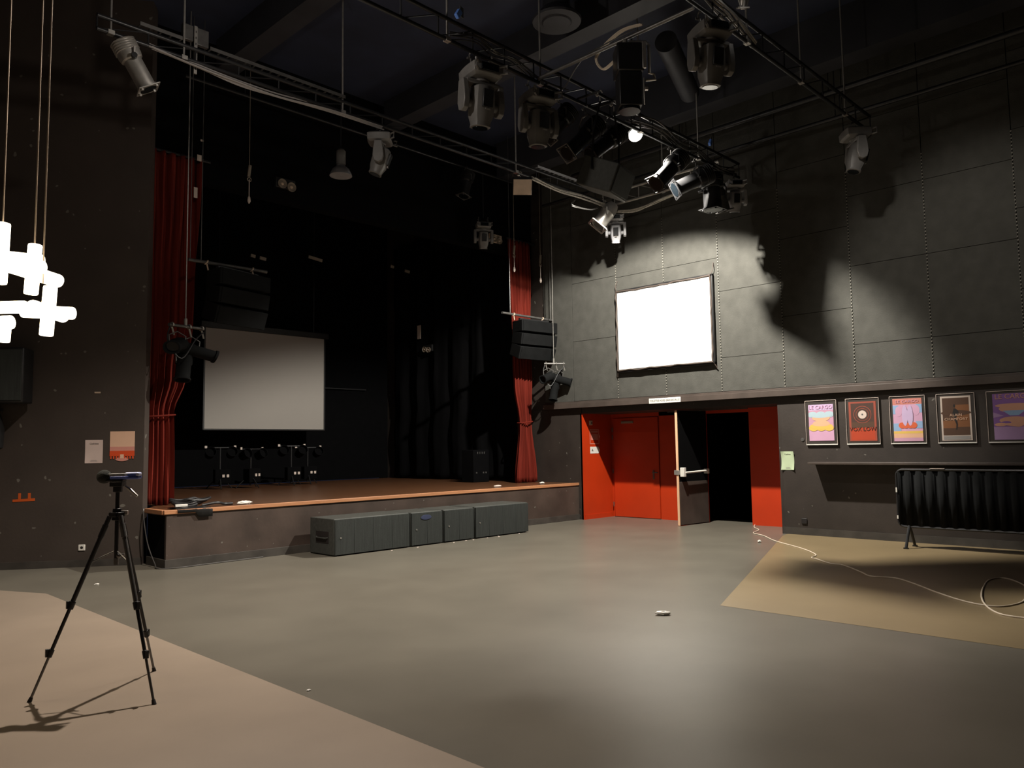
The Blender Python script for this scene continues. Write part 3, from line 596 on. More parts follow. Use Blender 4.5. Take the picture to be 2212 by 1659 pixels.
for i, (x, z, y0, y1, rr, lab) in enumerate([(12.95, 7.0, 1.0, 11.6, .035, 'long dark pipe under the ceiling beside the right wall'), (12.7, 7.35, 0, 10.5, .05, 'thicker dark pipe just under the ceiling beside the right wall')]):
    b = MB(); b.cyl((x, y0, z), (x, y1, z), rr, n=12)
    for y in (2, 5, 8): b.cyl((x, y, z), (x, y, H-.02), .01, n=6)
    tag(b.build('service_pipe', 'dsteel'), lab, 'pipe')
# cables on trusses
def bundle(label, pts, n_, r_, m='cabled', seed=1, spread=.03):
    random.seed(seed); R_ = thing('cable_bundle', label, 'cables')
    for i in range(n_):
        o_ = Vector((random.uniform(-1, 1), random.uniform(-1, 1), random.uniform(-1, 1)))*spread
        b = MB(); b.tube(spline([Vector(p)+o_+Vector((random.uniform(-1, 1), random.uniform(-1, 1), random.uniform(-1, 1)))*spread*.5 for p in pts], 6), r_, 6); b.build('cable', m, R_)
    return R_
bundle('grey cables sagging under the truss over the stage front', [(3.5, T1-.03, 6.45), (4.1, T1-.03, 6.40), (4.6, T1-.04, 6.36), (5.2, T1-.03, 6.37), (6.0, T1-.03, 6.42), (6.9, T1-.03, 6.43)], 4, .011, 'p_grey', seed=2, spread=.025)
bundle('pale cables lying along the right end of the stage front truss', [(10.2, T1-.04, 6.42), (10.9, T1-.04, 6.36), (11.6, T1-.04, 6.38), (12.5, T1-.04, 6.36)], 6, .012, 'cabled', 3, .035)
bundle('pale cables sagging under the short truss near the right wall', [(XB, 9.3, 6.30), (XB, 8.8, 6.24), (XB, 8.2, 6.32), (XB, 7.6, 6.36), (XB, 7.1, 6.38)], 6, .012, 'cabled', 4, .035)
bundle('tangle of grey cables on the middle truss above the left moving head', [(6.0, T2, 6.52), (6.4, T2-.03, 6.62), (6.7, T2-.05, 6.55), (7.1, T2, 6.6), (7.6, T2, 6.5), (8.1, T2, 6.5)], 5, .009, 'steel', 5, .045)
bundle('tangle of dark cables on the right half of the middle truss', [(9.6, T2, 6.55), (10.3, T2-.03, 6.62), (11.0, T2-.03, 6.5), (11.6, T2, 6.6), (12.2, T2-.03, 6.42), (12.8, T2, 6.5)], 6, .012, 'steel', 6, .06)
bundle('thin cables swinging from the middle truss to the lighting bar', [(8.0, 6.8, 6.52), (7.85, 6.6, 6.40), (7.6, 6.2, 6.45), (7.52, 5.9, 6.5), (7.5, 5.2, 6.52)], 2, .007, 'steel', 7, .02)
bundle('bright cable tangle on the near end of the upper right truss', [(7.3, 4.3, 6.62), (7.6, 4.33, 6.68), (7.9, 4.3, 6.6), (8.3, 4.33, 6.62), (8.8, 4.33, 6.5)], 5, .014, 'alu', 8, .05)
bundle('white cable looping beside the large vertical spotlight', [(7.5, 5.1, 6.56), (7.55, 5.45, 6.62), (7.6, 5.85, 6.5), (7.55, 5.72, 6.25), (7.5, 5.5, 6.26)], 2, .013, 'cable', 9, .015)
bundle('thin dark cables hanging at the junction of the short truss', [(12.0, 9.3, 6.25), (11.6, 9.2, 6.1), (11.2, 9.3, 6.12), (11.4, 9.4, 6.28)], 2, .008, 'steel', 10, .02)
# ------------------------------------------------------------------ fixtures
def aimM(P, aim, roll=0):
    d = Vector(aim).normalized(); q = d.to_track_quat('Z', 'Y'); return Matrix.Translation(P) @ q.to_matrix().to_4x4() @ Matrix.Rotation(roll, 4, 'Z')
def clamp(r, z=0, n=(0,), m='alu'):
    for x in n: b = MB(); b.M = Matrix.Translation((x, 0, z)); b.tube([(0, .034*math.cos(a), .034*math.sin(a)) for a in [-.9+i*.45 for i in range(10)]], .010, 6); b.cyl((0, 0, -.05), (0, 0, -.13), .011, n=8); b.cyl((-.02, .05, -.02), (.02, .05, -.02), .014, n=8); b.build('clamp', m, r)
def moving_head(label, P, rz, tilt, m='mh', s=1.0, m2=None):
    r = thing('moving_head_light', label, 'stage light', P, rz, None); r.scale = (s, s, s); m2 = m2 or m
    clamp(r, 0, (-.12, .12) if abs(rz) < .7 else (0,), 'steel')
    b = MB(); b.M = Matrix.Translation((0, 0, -.20)); b.lathe([(.15, -.075), (.19, -.05), (.195, .05), (.16, .075)], 24, .75); b.build('base_housing', m, r, .006)
    b = MB(); b.bb((-.10, -.215, -.24), (.10, -.19, -.16)); b.build('display_panel', 'lens', r, .004)
    for sx in (-1, 1): b = MB(); b.tube([(sx*.13, -.18, -.16), (sx*.19, -.24, -.16), (sx*.19, -.24, -.24), (sx*.13, -.18, -.24)], .014, 6); b.build('carry_handle', m, r)
    yk = MB(); yk.bb((-.20, -.06, -.335), (.20, .06, -.29)); yk.cyl((0, 0, -.27), (0, 0, -.30), .09)
    for sx in (-1, 1):
        poly = [(-.055, -.30), (.055, -.30), (.075, -.42), (.085, -.54), (.06, -.62), (0, -.645), (-.06, -.62), (-.085, -.54), (-.075, -.42)]
        yk.M = Matrix.Translation((sx*.215, 0, 0)) @ Matrix(((0, 0, 1, 0), (1, 0, 0, 0), (0, 1, 0, 0), (0, 0, 0, 1))); yk.prism(poly, -.032, .032)
    yk.build('yoke', m2, r, .008)
    MM = Matrix.Translation((0, 0, -.54)) @ Matrix.Rotation(tilt, 4, 'X')
    b = MB(); b.M = MM; b.lathe([(.085, .20), (.115, .18), (.13, .08), (.135, -.02), (.125, -.12), (.10, -.20), (.105, -.235), (.085, -.24)], 24, .35); hd = b.build('head', m, r, .004)
    b = MB(); b.M = MM; b.bb((-.06, -.155, -.05), (.06, -.12, .14)); b.build('head_cover', 'dsteel', hd, .006)
    b = MB(); b.M = MM; b.bb((-.03, -.158, -.075), (.03, -.15, -.06)); b.build('badge', 'alu', hd)
    b = MB(); b.M = MM; b.cyl((0, 0, -.236), (0, 0, -.246), .083, n=24); b.build('lens', 'lens', hd)
    for sx in (-1, 1): b = MB(); b.M = MM; b.cyl((sx*.12, 0, 0), (sx*.20, 0, 0), .045, n=16); b.build('pivot', m2, hd)
    return r
def profile(label, P, aim, L=.75, R=.085, m='dsteel', strip=None, lip='steel', drop=.30, sc=1):
    r = thing('profile_spotlight', label, 'stage light', P); clamp(r, 0, (0,), 'steel'); r.scale = (sc, sc, sc)
    d = Vector(aim).normalized(); c = Vector((0, 0, -drop)); MM = aimM(c, d)
    b = MB(); b.M = MM; b.lathe([(R*.6, -L*.42), (R*1.15, -L*.38), (R*1.3, -L*.1), (R*1.2, -L*.02), (R, 0), (R, L*.5), (R*1.12, L*.5), (R*1.12, L*.56)], 22, .25); bd = b.build('body', m, r)
    b = MB(); b.M = MM
    for k in range(5): b.lathe([(R*1.36, -L*(.36-.045*k)), (R*1.4, -L*(.355-.045*k)), (R*1.36, -L*(.35-.045*k))], 22, .25)
    b.build('cooling_fins', m, bd)
    b = MB(); b.M = MM; b.cyl((0, 0, L*.545), (0, 0, L*.565), R*.95, n=22); b.build('lens', 'lens', bd)
    b = MB(); b.M = MM
    for k in range(4): a = k*PI/2+PI/4; b.box((R*1.2*math.cos(a), R*1.2*math.sin(a), L*.56), (.02, .02, .03))
    b.bb((-R*1.25, -R*1.25, L*.54), (R*1.25, -R*1.1, L*.56)); b.bb((-R*1.25, R*1.1, L*.54), (R*1.25, R*1.25, L*.56)); b.bb((-R*1.25, -R*1.25, L*.54), (-R*1.1, R*1.25, L*.56)); b.bb((R*1.1, -R*1.25, L*.54), (R*1.25, R*1.25, L*.56)); b.build('gel_frame', lip, bd, .002)
    side = d.cross(Vector((0, 0, 1))).normalized()
    b = MB(); b.tube([c+side*R*1.45, c+side*R*1.5+Vector((0, 0, drop*.45)), Vector((0, 0, -.13))+side*R*.7, Vector((0, 0, -.13))-side*R*.7, c-side*R*1.5+Vector((0, 0, drop*.45)), c-side*R*1.45], .012, 6); b.build('yoke', lip, r)
    b = MB(); b.cyl(c+side*R*1.2, c+side*R*1.75, .026); b.build('locking_knob', 'black', r)
    b = MB(); b.cyl(c-side*R*1.2, c-side*R*1.75, .026); b.build('locking_knob', 'black', r)
    if strip: b = MB(); b.M = MM; b.bb((-.015, -R*1.06, L*.1), (.015, -R*.98, L*.42)); b.build('tape_or_sheen_strip', strip, bd)  # blue strip painted on the barrel as its sheen
    return r
def par(label, P, aim, L=.34, R=.115, m='alu', drop=.28, sc=1):
    r = thing('par_can_light', label, 'stage light', P); clamp(r); r.scale = (sc, sc, sc); d = Vector(aim).normalized(); c = Vector((0, 0, -drop)); MM = aimM(c, d)
    b = MB(); b.M = MM; b.lathe([(R*.45, -L*.72), (R*.7, -L*.68), (R*.95, -L*.45), (R*1.02, -L*.2), (R*1.04, -L*.2), (R*.96, -L*.15), (R*.96, L*.5), (R*.86, L*.5), (R*.84, -L*.05)], 26); bd = b.build('can', m, r)
    b = MB(); b.M = MM; b.lathe([(R*.84, -L*.02), (R*.7, -L*.08)], 26); b.build('lamp_face', 'lens', bd)
    b = MB(); b.M = MM
    for sx, sy in ((1, 0), (-1, 0), (0, 1), (0, -1)): b.box((sx*R*1.08, sy*R*1.08, L*.52), (.03 if sx else R*2.2, .03 if sy else R*2.2, .02))
    b.build('gel_frame', m, bd, .003)
    side = d.cross(Vector((0, 0, 1))).normalized()
    b = MB(); b.tube([c+side*R*1.15, c+side*R*1.2+Vector((0, 0, drop*.5)), Vector((0, 0, -.13))+side*R*.6, Vector((0, 0, -.13))-side*R*.6, c-side*R*1.2+Vector((0, 0, drop*.5)), c-side*R*1.15], .011, 6); b.build('yoke', m, r)
    return r
V = Vector
# stage-front truss
profile('long silver spotlight hanging from the left end of the stage front truss', (3.30, T1, 6.42), (.42, -.1, -.75), L=.52, R=.085, m='alu', lip='alu', drop=.18, sc=1.22)
moving_head('dim moving head hanging under the stage front truss, left of centre', (6.86, T1, 6.42), .8, .35, s=.95)
par('silver open can light at the corner where the short truss meets the stage truss', (12.28, 9.36, 6.42), (-.35, .25, -.55), L=.36, drop=.22, sc=1.3)
moving_head('light grey moving head beside the silver can light at the truss corner', (12.72, 9.42, 6.36), -.9, .35, 'mhl', .85)
# middle truss
moving_head('brightly edged grey moving head, leftmost on the middle truss', (6.50, T2, 6.43), -.25, .15, 'mh', 1.15)
moving_head('grey moving head, second from the left on the middle truss', (7.55, T2, 6.43), -.3, .1, 'mh', 1.1)
profile('black spotlight right beside the second moving head, pointing down left', (8.02, T2, 6.36), (-.55, .25, -.75), L=.6, R=.1)
profile('black spotlight with a painted blue sheen strip, second to the left of the glowing work light', (8.55, T2, 6.42), (-.75, .2, -.75), L=.85, R=.105, strip='bluet', drop=.42)
profile('black spotlight just left of the glowing work light', (9.08, T2, 6.40), (-.75, .2, -.6), L=.8, R=.105, drop=.34, lip='dsteel')
profile('black spotlight with painted blue sheen, centre of the right half of the middle truss', (10.75, T2, 6.42), (-.75, .2, -.75), L=.85, R=.12, strip='bluet', drop=.34, lip='dsteel')
profile('black spotlight with pale edge in front of the short truss', (11.5, T2, 6.40), (-.7, .6, -.45), L=.75, R=.125, drop=.34, lip='dsteel')
r = profile('large black spotlight pointing straight down near the right end of the middle truss', (12.0, T2, 6.40), (.05, 0, -1), L=.68, R=.145, drop=.38, lip='dsteel')
par('open grey can light aimed down at the right end of the middle truss', (12.35, T2, 6.30), (.25, -.1, -.9), L=.36, R=.1, m='steel', drop=.42)
moving_head('pale moving head seen edge on at the right end of the middle truss', (12.72, T2-.05, 6.40), -1.55+.8, .2, 'mhl', .85)
# big box speaker under middle truss
r = thing('hanging_loudspeaker', 'big black wedge loudspeaker hanging below the middle truss', 'speaker', (8.6, T2-.35, 6.45), .15)
b = MB(); b.cyl((-.2, 0, .03), (-.17, .38, .03), .018); b.cyl((.2, 0, .03), (.23, .38, .03), .018); b.build('outrigger', 'dsteel', r)
clamp(r, 0, (-.2, .2))
b = MB(); b.M = Matrix.Translation((-.1, 0, -1.18)) @ Euler((.42, -.1, .2)).to_matrix().to_4x4(); b.prism([(-.40, -.26), (.40, -.26), (.30, .28), (-.30, .28)], -.2, .2); b.build('cabinet', 'subb', r, .015)
b = MB(); b.M = Matrix.Translation((-.1, 0, -1.18)) @ Euler((.42, -.1, .2)).to_matrix().to_4x4(); b.bb((-.37, -.275, -.17), (.37, -.26, .17)); b.build('grille', 'sub', r, .004)
for s in (-1, 1): b = MB(); b.tube([(s*.2, 0, -.12), (s*.36, .02, -.55), (s*.38-.1, 0, -1.15)], .014, 6); b.build('bracket_arm', 'dsteel', r)
# square floodlight left end of pale truss
r = thing('square_floodlight', 'beige faced square floodlight at the left end of the pale cables', 'stage light', (9.85, T1-.05, 6.42), 0); clamp(r)
b = MB(); b.M = aimM((0, -.05, -.24), (-.55, -.6, -.6)); b.bb((-.17, -.15, -.06), (.17, .15, .05)); b.build('housing', 'dsteel', r, .01)
b = MB(); b.M = aimM((0, -.05, -.24), (-.55, -.6, -.6)); b.bb((-.16, -.14, .05), (.16, .14, .062)); b.build('front_panel', 'beige', r, .004)
# large vertical spotlight on bar
r = thing('vertical_spotlight', 'large black spotlight hanging vertically from the single bar, white yoke beside it', 'stage light', (7.52, 5.32, 6.46), -.75)
r.scale = (1.45, 1.45, 1.08)
b = MB(); b.bb((-.11, -.11, -.42), (.11, .11, -.10)); b.build('lamp_house', 'dsteel', r, .015)
b = MB(); b.bb((-.095, -.095, -.80), (.095, .095, -.42)); b.build('barrel', 'dsteel', r, .01)
b = MB(); b.cyl((0, 0, -.80), (0, 0, -.83), .09); b.build('lens', 'lens', r)
b = MB(); b.tube([(.0, -.05, -.06), (.14, -.05, -.06), (.165, -.05, -.10), (.165, -.05, -.42), (.20, -.05, -.43), (.21, -.05, -.49), (.13, -.05, -.50)], .013, 8); b.build('yoke', 'alu', r)
b = MB(); b.bb((.095, -.12, -.40), (.125, -.10, -.10)); b.bb((.10, -.105, -.80), (.11, -.09, -.5)); b.box((.125, -.09, -.62), (.03, .03, .03)); b.build('edge_rail', 'alu', r, .003)
b = MB(); b.tube([(-.02, 0, 0), (-.02, 0, -.06), (.0, 0, -.10)], .02, 8); b.build('clamp', 'alu', r)
# upper right truss
moving_head('dim moving head hanging from the near end of the upper right truss', (7.72, T3, 6.43), -.5, .15, s=1.05)
moving_head('grey moving head hanging alone from the far end of the upper right truss', (11.95, T3, 6.43), .75, .25, s=1.0)
par('bright white can light cut off by the top edge above the upper right truss', (8.55, T3, 6.98), (.2, .2, -.6), L=.16, R=.05, drop=.02)
# work lights (the lit lamps)
def work_light(P, aim, label, top=.3):
    r = thing('work_light', label, 'work light', P); MM = aimM((0, 0, 0), aim)
    b = MB(); b.M = MM; b.lathe([(.06, -.13), (.11, -.12), (.135, -.02), (.14, .0), (.13, .0), (.08, -.04)], 20); b.build('housing', 'dsteel', r)
    b = MB(); b.M = MM; b.ball((0, 0, .05), .12, 20, 12, (1, 1, .8)); b.build('bulb', 'glow', r)
    b = MB(); b.tube([(.1, 0, 0), (.12, 0, .08), (0, 0, .15), (-.12, 0, .08), (-.1, 0, 0)], .008, 6); b.cyl((0, 0, .15), (0, 0, top), .01, n=8); b.build('bracket', 'dsteel', r)
work_light(V(LAMP_B)+V((0, 0, .06)), (.0, -.5, -1), 'glowing white work light beside the middle truss', H-6.775)
work_light(V(LAMP_A)+V((0, 0, .05)), (.0, -.3, -1), 'glowing work light on the left end of the middle truss, at the top edge', .16)
work_light(V(LAMP_C)+V((0, 0, .05)), (.0, -.2, -1), 'glowing work light near the camera by the upper right truss', H-6.75)
# plates and tags on trusses
r = thing('control_box', 'flat grey control box with a slotted strut above the stage front truss', 'box', (4.0, T1+.08, 6.62))
b = MB(); b.bb((-.09, -.02, .12), (.04, .04, .32)); b.bb((.08, -.02, .10), (.24, .04, .32)); b.build('cover_plate', 'steel', r, .006)
b = MB(); b.bb((.045, -.04, -.3), (.085, -.02, .32)); b.build('slotted_strut', 'alu', r)
b = MB()
for k in range(7): b.bb((.06, -.043, -.25+k*.08), (.07, -.039, -.22+k*.08))
b.build('slot', 'ink', r)
for i, (P, lab) in enumerate([((6.15, T2+.02, 6.86), 'blue cloth tag on the hanger of the middle truss'), ((12.05, T2+.02, 6.86), 'blue and grey tag near the right end of the middle truss')]):
    r = thing('blue_tag', lab, 'tag', P, .3); b = MB(); b.box((0, 0, 0), (.07, .05, .11), (.2, .5, 0)); b.build('cloth', 'bluet', r, .01); b = MB(); b.box((.08, 0, .06), (.08, .01, .13)); b.build('plate', 'steel', r, .003)
# pendant, emergency lights
r = thing('pendant_light', 'dim bell shaped pendant lamp hanging over the stage front', 'lamp', (7.75, 11.8, 6.50))
b = MB(); b.lathe([(.20, 0), (.19, .04), (.15, .12), (.08, .18), (.07, .20), (.06, .19), (.13, .11), (.17, .03)], 26); b.build('shade', 'mhl', r)
b = MB(); b.cyl((0, 0, .20), (0, 0, .46), .085); b.cyl((0, 0, .46), (0, 0, .49), .06); b.build('gear_housing', 'mh', r, .006)
b = MB(); b.cyl((0, 0, .49), (0, 0, H-6.50), .008, n=6); b.build('cable', 'cableb', r)
def twin(label, P, rz, back, R=.085):
    r = thing('emergency_light', label, 'emergency light', P, rz)
    b = MB(); b.bb((-.19, 0, -.05), (.19, .07, .13)); b.build('battery_box', back, r, .01)
    for s in (-1, 1):
        b = MB(); b.M = Matrix.Translation((s*R*1.06, -.03, s*-.012)) @ Matrix.Rotation(PI/2, 4, 'X'); b.lathe([(R*.6, -.06), (R*.95, -.01), (R, .02), (R*.92, .022), (R*.7, -.005)], 22); hd = b.build('lamp_head', 'leadb', r)
        b = MB(); b.M = Matrix.Translation((s*R*1.06, -.03, s*-.012)) @ Matrix.Rotation(PI/2, 4, 'X'); b.ball((0, 0, .0), R*.35); b.build('bulb', 'beige', hd)
    return r
twin('twin round emergency lamp high at the left of the stage opening', (6.95, 12.31, 6.26), 0, 'black')
twin('twin round emergency lamp on the dark rear wall of the stage', (13.15, 15.95, 4.18), -PI/2, 'black', .075)
twin('twin round emergency lamp with pale box near the right top of the stage opening', (12.15, 12.31, 6.22), 0, 'beige', .075)
r = moving_head('small dim moving head hanging at the right top of the stage opening', (11.45, 11.98, 6.50), -.6, .2, 'mh', .85)
b = MB(); b.cyl((0, 0, .02), (0, 0, 1.17), .012, n=8); b.build('drop_pole', 'dsteel', r)
profile('dim spotlight with pale edge hanging in the dark above the stage centre', (10.9, 11.9, 7.45), (-.25, 0, -.9), L=.6, R=.1)
b = MB(); b.cyl((5.0, 11.98, 7.50), (13.2, 11.98, 7.50), .025); b.cyl((6, 11.98, 7.5), (6, 11.98, H), .01); b.cyl((12.8, 11.98, 7.5), (12.8, 11.98, H), .01); tag(b.build('lighting_bar', 'dsteel'), 'dark bar high above the stage opening', 'pipe')
for i, (x, z, w_, h_) in enumerate([(5.27, 5.72, .06, .17), (5.32, 6.30, .07, .1), (5.36, 6.6, .05, .03)]):
    b = MB(); b.box((0, 0, 0), (w_, .01, h_)); o = thing('hanging_label', '', 'label', (x, 12.15, z)); b.build('card', 'acry', o); b = MB(); b.cyl((0, .01, 0), (0, .01, H-z), .005, n=6); b.build('cord', 'void', o); tag(o, ['long white label', 'short grey label', 'tiny pale label'][i]+' hanging beside the left stage curtain', 'label')
# things at stage back
for i, (x, y, z, w_) in enumerate([(7.73, 15.0, 5.62, .1), (7.95, 15.0, 5.60, .14), (9.2, 15.0, 5.80, .34), (11.3, 15.0, 5.95, .1), (11.75, 15.0, 5.90, .14)]):
    b = MB(); b.box((0, 0, 0), (w_, .03, .06), (0, .12, 0)); o = thing('hanging_tag', '', 'tag', (x, y, z)); b.build('card', 'leadb', o); b = MB(); b.cyl((0, 0, 0), (0, 0, H-z), .005, n=6); b.build('cord', 'void', o)
    tag(o, 'small pale tag hanging in the dark above the stage'+[', leftmost', ', beside the leftmost', ', long one above the grey screen', ', thin one right of centre', ', rightmost oval one'][i], 'tag')
b = MB(); b.bb((13.13, 16.22, 4.50), (13.16, 16.34, 4.86)); tag(b.build('white_label', 'acry'), 'upright white label on the dark wall right of the grey screen', 'label')
# stage lights on floor stands below the grey screen
def stand(P, label, h=.95, n_=2, sd=1):
    random.seed(sd); r = thing('floor_light_stand', label, 'light stand', P, random.uniform(-.3, .3), 'dark lamp stands under the grey screen')
    b = MB(); b.cyl((0, 0, .05), (0, 0, h), .018); b.build('pole', 'dsteel', r)
    for k in range(3):
        a = 2*PI*k/3+.4; b = MB(); b.tube([(0, 0, .3), (.30*math.cos(a), .30*math.sin(a), .012)], .012, 6); b.build('leg', 'dsteel', r)
    b = MB(); b.cyl((-.32, 0, h), (.32, 0, h), .016); b.build('crossbar', 'dsteel', r)
    for s in (-1, 1):
        b = MB(); b.M = Matrix.Translation((s*.22, -.06, h-.12)) @ Matrix.Rotation(1.2, 4, 'X'); b.lathe([(.05, -.14), (.09, -.1), (.11, .1), (.115, .12), (.10, .12), (.09, .06)], 18); b.build('lamp_can', 'void', r)
        b = MB(); b.box((s*.3, -.03, h+.02), (.05, .02, .05)); b.build('tape_mark', 'acry', r)
    b = MB(); b.box((.05, -.11, .28), (.05, .02, .06)); b.build('foot_label', 'acry', r)
    b = MB(); b.box((.14, -.11, .28), (.05, .02, .06)); b.build('foot_label', 'acry', r)
    b = MB(); b.bb((-.12, -.1, .12), (.2, .1, .42)); b.build('ballast_box', 'void', r, .01)
    return r
stand((7.7, 16.3, .79), 'black stand with lamp cans below the left part of the grey screen', .88, 2, 1)
stand((8.35, 16.2, .79), 'black stand with lamp cans below the middle of the grey screen', .84, 2, 2)
stand((9.45, 16.4, .79), 'black stand with lamp cans below the right half of the grey screen', .90, 2, 3)
stand((10.0, 16.6, .79), 'black stand with lamp cans at the right edge under the grey screen', .86, 2, 4)
r = thing('equipment_rack', 'small dark rack with pale marks in the shadow beside the right curtain', 'rack', (12.65, 13.6, .79))
b = MB(); b.bb((-.25, -.2, 0), (.25, .2, .75)); b.build('case', 'void', r, .01)
b = MB()
for x in (-.16, .06, .14): b.box((x, -.205, .22), (.035, .01, .035))
for x in (-.12, -.05, .02, .09): b.box((x, -.205, .68), (.02, .01, .05))
b.build('pale_marks', 'steel', r)
# ------------------------------------------------------------------ line arrays + lamp clusters by the curtains
def line_array(label, P, rz, w_=1.0, hs=(.26, .26, .29), barw=1.5):
    r = thing('line_array_speaker', label, 'speaker', P, rz); z = 0; a = .02; y = 0
    for i, h in enumerate(hs):
        b = MB(); b.M = Matrix.Translation((0, y, z-h/2)) @ Matrix.Rotation(a, 4, 'X')
        b.prism([(-w_/2, -.2), (w_/2, -.2), (w_/2-.08, .22), (-w_/2+.08, .22)], -h/2+.006, h/2-.006); cb = b.build('cabinet', 'array', r, .008)
        b = MB(); b.M = Matrix.Translation((0, y, z-h/2)) @ Matrix.Rotation(a, 4, 'X'); b.bb((-w_/2+.04, -.21, -h/2+.015), (w_/2-.04, -.199, h/2-.015)); b.build('grille', 'array', cb)
        z -= h*math.cos(a); y += h*math.sin(a)*1.0+.015; a += .16
    b = MB(); b.bb((-w_/2+.1, -.03, 0), (w_/2-.1, .03, .05)); b.build('fly_frame', 'dsteel', r)
    return r
def fly_bar(label, P, L, z2, hooks):
    r = thing('suspension_bar', label, 'pipe', P)
    b = MB(); b.cyl((-L/2, 0, 0), (L/2, 0, 0), .026); b.build('bar', 'steel', r)
    for x in hooks: b = MB(); b.cyl((x, 0, 0), (x, 0, z2), .006, n=6); b.build('steel_wire', 'steel', r)
    for x in (-L*.28, L*.3): b = MB(); b.tube([(x+.02*math.cos(q*.8), .035*math.sin(q*.8), .03*math.cos(q*.8)) for q in range(9)], .012, 6); b.cyl((x, 0, 0), (x+.03, 0, -.12), .012, n=6); b.build('shackle', 'beige', r)
    return r
line_array('dark curved hanging loudspeaker beside the left stage curtain', (5.80, 11.75, 4.42), .25)
fly_bar('steel bar holding the left hanging loudspeaker', (5.65, 11.75, 4.52), 1.3, H-4.52, (-.62, -.45))
line_array('dark curved hanging loudspeaker in front of the right stage curtain', (12.75, 11.75, 4.36), -.1, 1.05)
fly_bar('steel bar holding the right hanging loudspeaker', (12.55, 11.75, 4.46), 1.6, H-4.46, (-.55, .76))
def hook(P, label, L=.45):
    r = thing('hanging_hook', label, 'hook', P)
    b = MB(); b.cyl((0, 0, 0), (0, 0, -L), .007, n=6); b.build('cord', 'acry', r)
    b = MB(); b.tube([(.035*math.cos(a), 0, .03*math.sin(a)) for a in [k*.6 for k in range(11)]], .009, 6); b.box((0, 0, .14), (.045, .03, .2), (0, .12, 0)); b.cyl((0, 0, .2), (0, 0, 2.3), .006, n=6); b.build('hook', 'leadb', r, .003)
    b = MB(); b.lathe([(.012, -L-.10), (.028, -L-.06), (.02, -L), (.008, -L+.02)], 10); b.build('weight', 'acry', r)
hook((6.0, 11.8, 6.02), 'pale hook and cord hanging left of the stage opening', .3)
hook((12.15, 11.75, 5.75), 'small hook and cord above the right hanging loudspeaker, left one', .25)
hook((13.0, 11.75, 5.68), 'small hook and cord above the right hanging loudspeaker, right one', .3)
def cluster(label, P, rz):
    r = thing('spotlight_cluster', label, 'stage light', P, rz)
    b = MB(); b.cyl((0, 0, .1), (0, 0, H-P[2]), .007, n=8); b.cyl((0, 0, .12), (0, 0, -.02), .02, n=8); b.build('drop_wire', 'alu', r)
    b = MB(); b.cyl((-.22, 0, 0), (.25, 0, 0), .024); b.build('crossbar', 'steel', r)
    for x in (-.18, .05, .22): b = MB(); b.tube([(x, .035*math.cos(a), .035*math.sin(a)) for a in [-.8+i*.5 for i in range(10)]], .010, 6); b.cyl((x, 0, -.03), (x+.03, 0, -.15), .012, n=6); b.build('clamp', 'alu', r)
    for i, (x, y, z, d, L) in enumerate([(-.14, -.05, -.30, (-.35, -.3, -.15), .42), (.10, .02, -.34, (.75, -.3, -.25), .55), (.02, .05, -.55, (-.2, -.2, -.9), .5)]):
        b = MB(); b.M = aimM((x, y, z), d); R_ = .085
        b.lathe([(R_*.6, -L*.4), (R_*1.1, -L*.35), (R_*1.15, 0), (R_, L*.05), (R_, L*.5), (R_*1.15, L*.5), (R_*1.15, L*.55), (R_*.9, L*.55), (R_*.85, L*.45)], 18, .2); c_ = b.build('lamp', 'array', r)
        b = MB(); b.M = aimM((x, y, z), d); b.cyl((0, 0, L*.44), (0, 0, L*.46), R_*.9, n=18); b.build('lens', 'lens', c_)
        b = MB(); b.tube([(x-.1, y, z), (x-.11, y, z+.14), (x, y, z+.2), (x+.11, y, z+.14), (x+.1, y, z)], .009, 6); b.build('bracket', 'steel', c_)
    b = MB(); b.tube(spline([(-.2, 0, .0), (-.25, -.03, -.25), (-.1, -.08, -.5), (.1, -.05, -.2), (.25, 0, -.05)], 5), .009, 6); b.build('cable', 'cableb', r)
    return r
cluster('cluster of small black spotlights hanging against the left curtain', (4.94, 11.66, 3.47), .2).scale = (1.25, 1.25, 1.0)
cluster('cluster of small black spotlights hanging beside the right curtain', (13.05, 11.45, 3.42), -.6)
# ------------------------------------------------------------------ wall speaker left
r = thing('wall_speaker', 'dark loudspeaker box mounted on the left wall at the picture edge', 'speaker', onwall(1.72, 2.30, .02), math.atan2(LWD.y, LWD.x))
b = MB(); b.bb((-.27, -.42, 0), (.27, -.08, .76)); b.build('cabinet', 'black', r, .02)
b = MB(); b.bb((-.25, -.435, .03), (.25, -.42, .73)); b.build('grille', 'sub', r, .004)
b = MB(); b.bb((-.05, -.1, .3), (.05, 0, .45)); b.build('wall_bracket', 'dsteel', r)
r = thing('lamp_head', 'dark lamp head on the left wall below the loudspeaker box', 'stage light', onwall(1.88, 2.2, .02), math.atan2(LWD.y, LWD.x))
b = MB(); b.M = Matrix.Translation((-.05, -.2, -.25)); b.lathe([(.1, -.3), (.16, -.26), (.17, 0), (.12, .2), (.06, .26)], 18); b.build('can', 'black', r)
b = MB(); b.bb((-.03, -.22, 0), (.03, 0, .04)); b.build('arm', 'dsteel', r)
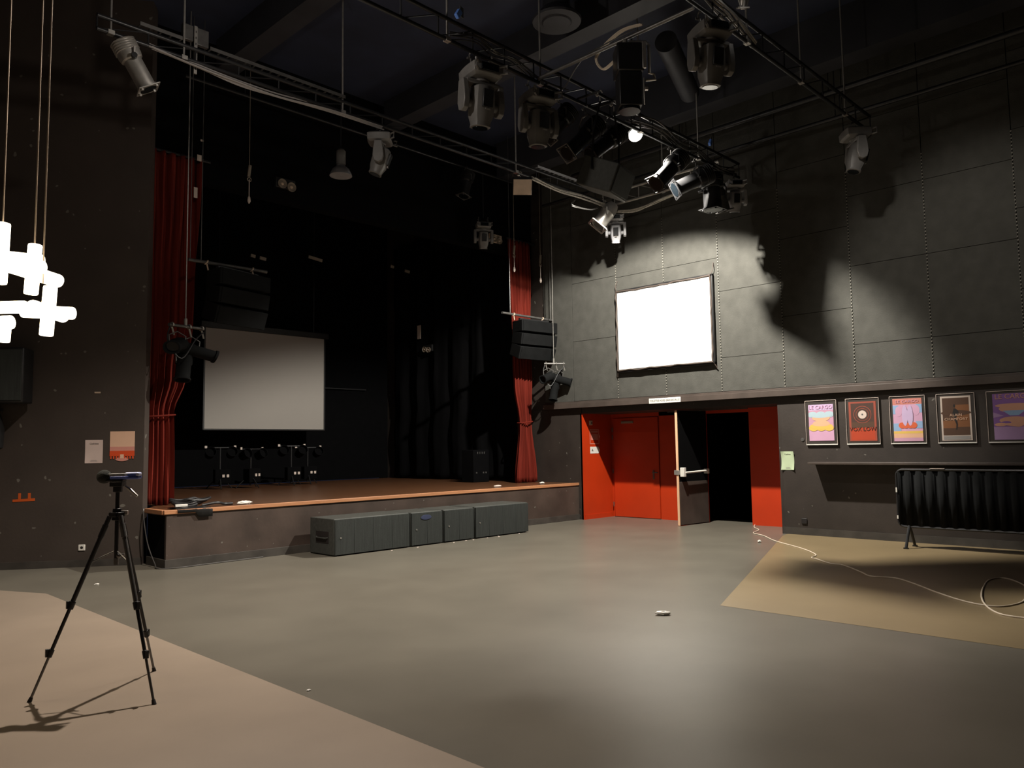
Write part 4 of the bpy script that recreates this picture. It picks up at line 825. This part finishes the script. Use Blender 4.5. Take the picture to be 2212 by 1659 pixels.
# ------------------------------------------------------------------ chandelier of glowing tubes
r = thing('tube_chandelier', 'cluster of glowing white crossed tubes hanging at the left edge', 'chandelier', (1.50, 6.33, 2.75))
UX = V((.7, -.714, 0)); UY = V((.714, .7, 0)); UZ = V((0, 0, 1))
def px(u, v, d=0): return UX*((u-40)*.003935)+UZ*((640-v)*.003935)+UY*d     # centre of the cluster, metres
def tube_(p, q, rad=.040):
    b = MB(); d = (q-p).normalized()*.012
    b.tube([p, p+d*.25, p+d, q-d, q-d*.25, q], [rad*.8, rad*.95, rad, rad, rad*.95, rad*.8], 18); b.build('glowing_tube', 'tube', r)
for p, q, rad in [(px(5, 514), px(2, 626), .050), (px(-50, 570), px(72, 582, .05), .046), (px(62, 553, .02), px(57, 645, .02), .046), (px(5, 596, -.1), px(100, 604, -.12), .046), (px(30, 598, -.3), px(66, 606, .3), .05),
                  (px(80, 626, .1), px(75, 718, .1), .046), (px(30, 672, .1), px(124, 677, .1), .046), (px(78, 672, -.1), px(77, 674, .3), .046), (px(-60, 660, .2), px(35, 664, .1), .046), (px(-40, 700), px(28, 696), .05), (px(5, 690, .05), px(3, 730, .05), .05), (px(0, 570, -.2), px(6, 580, .25), .046)]:
    tube_(p, q, rad)
for (u, v) in ((5, 514), (64, 553), (81, 626)):
    b = MB(); b.cyl(px(u, v), px(u, v)+V((0, 0, H-2.75-(640-v)*.003935)), .005, n=8); b.build('suspension_cord', 'cord', r)
pl = bpy.data.lights.new('chandelier_glow', 'POINT'); pl.energy = 45; pl.color = (1, .8, .55); pl.shadow_soft_size = .2
po = bpy.data.objects.new('chandelier_glow', pl); C.objects.link(po); po.location = (1.50, 6.33, 2.65)
# ------------------------------------------------------------------ ceiling beams and ducts
for i, (x0, x1, z0) in enumerate([(12.1, 12.5, 7.6), (9.0, 9.35, 7.9), (5.6, 5.95, 7.9), (2.0, 2.35, 7.9)]):
    b = MB(); b.bb((x0, -6, z0), (x1, 12.2, H)); struct(b.build('trim_%d' % (i+10), 'duct', smooth=False))
b = MB(); b.cyl((9.9, 6.3, 7.7), (11.7, 7.0, 7.7), .17, n=24); tag(b.build('air_duct', 'duct'), 'round grey air duct under the ceiling above the glowing lamp', 'duct')
r = thing('air_diffuser', 'dim round air diffuser under the ceiling above the large spotlight', 'duct', (8.3, 7.1, 7.7))
b = MB(); b.lathe([(.35, 0), (.36, .03), (.2, .2), (.18, H-7.71)], 28); b.build('cone', 'duct', r)
b = MB(); b.lathe([(.2, -.02), (.22, 0), (.1, .05)], 24); b.build('inner_ring', 'duct', r)
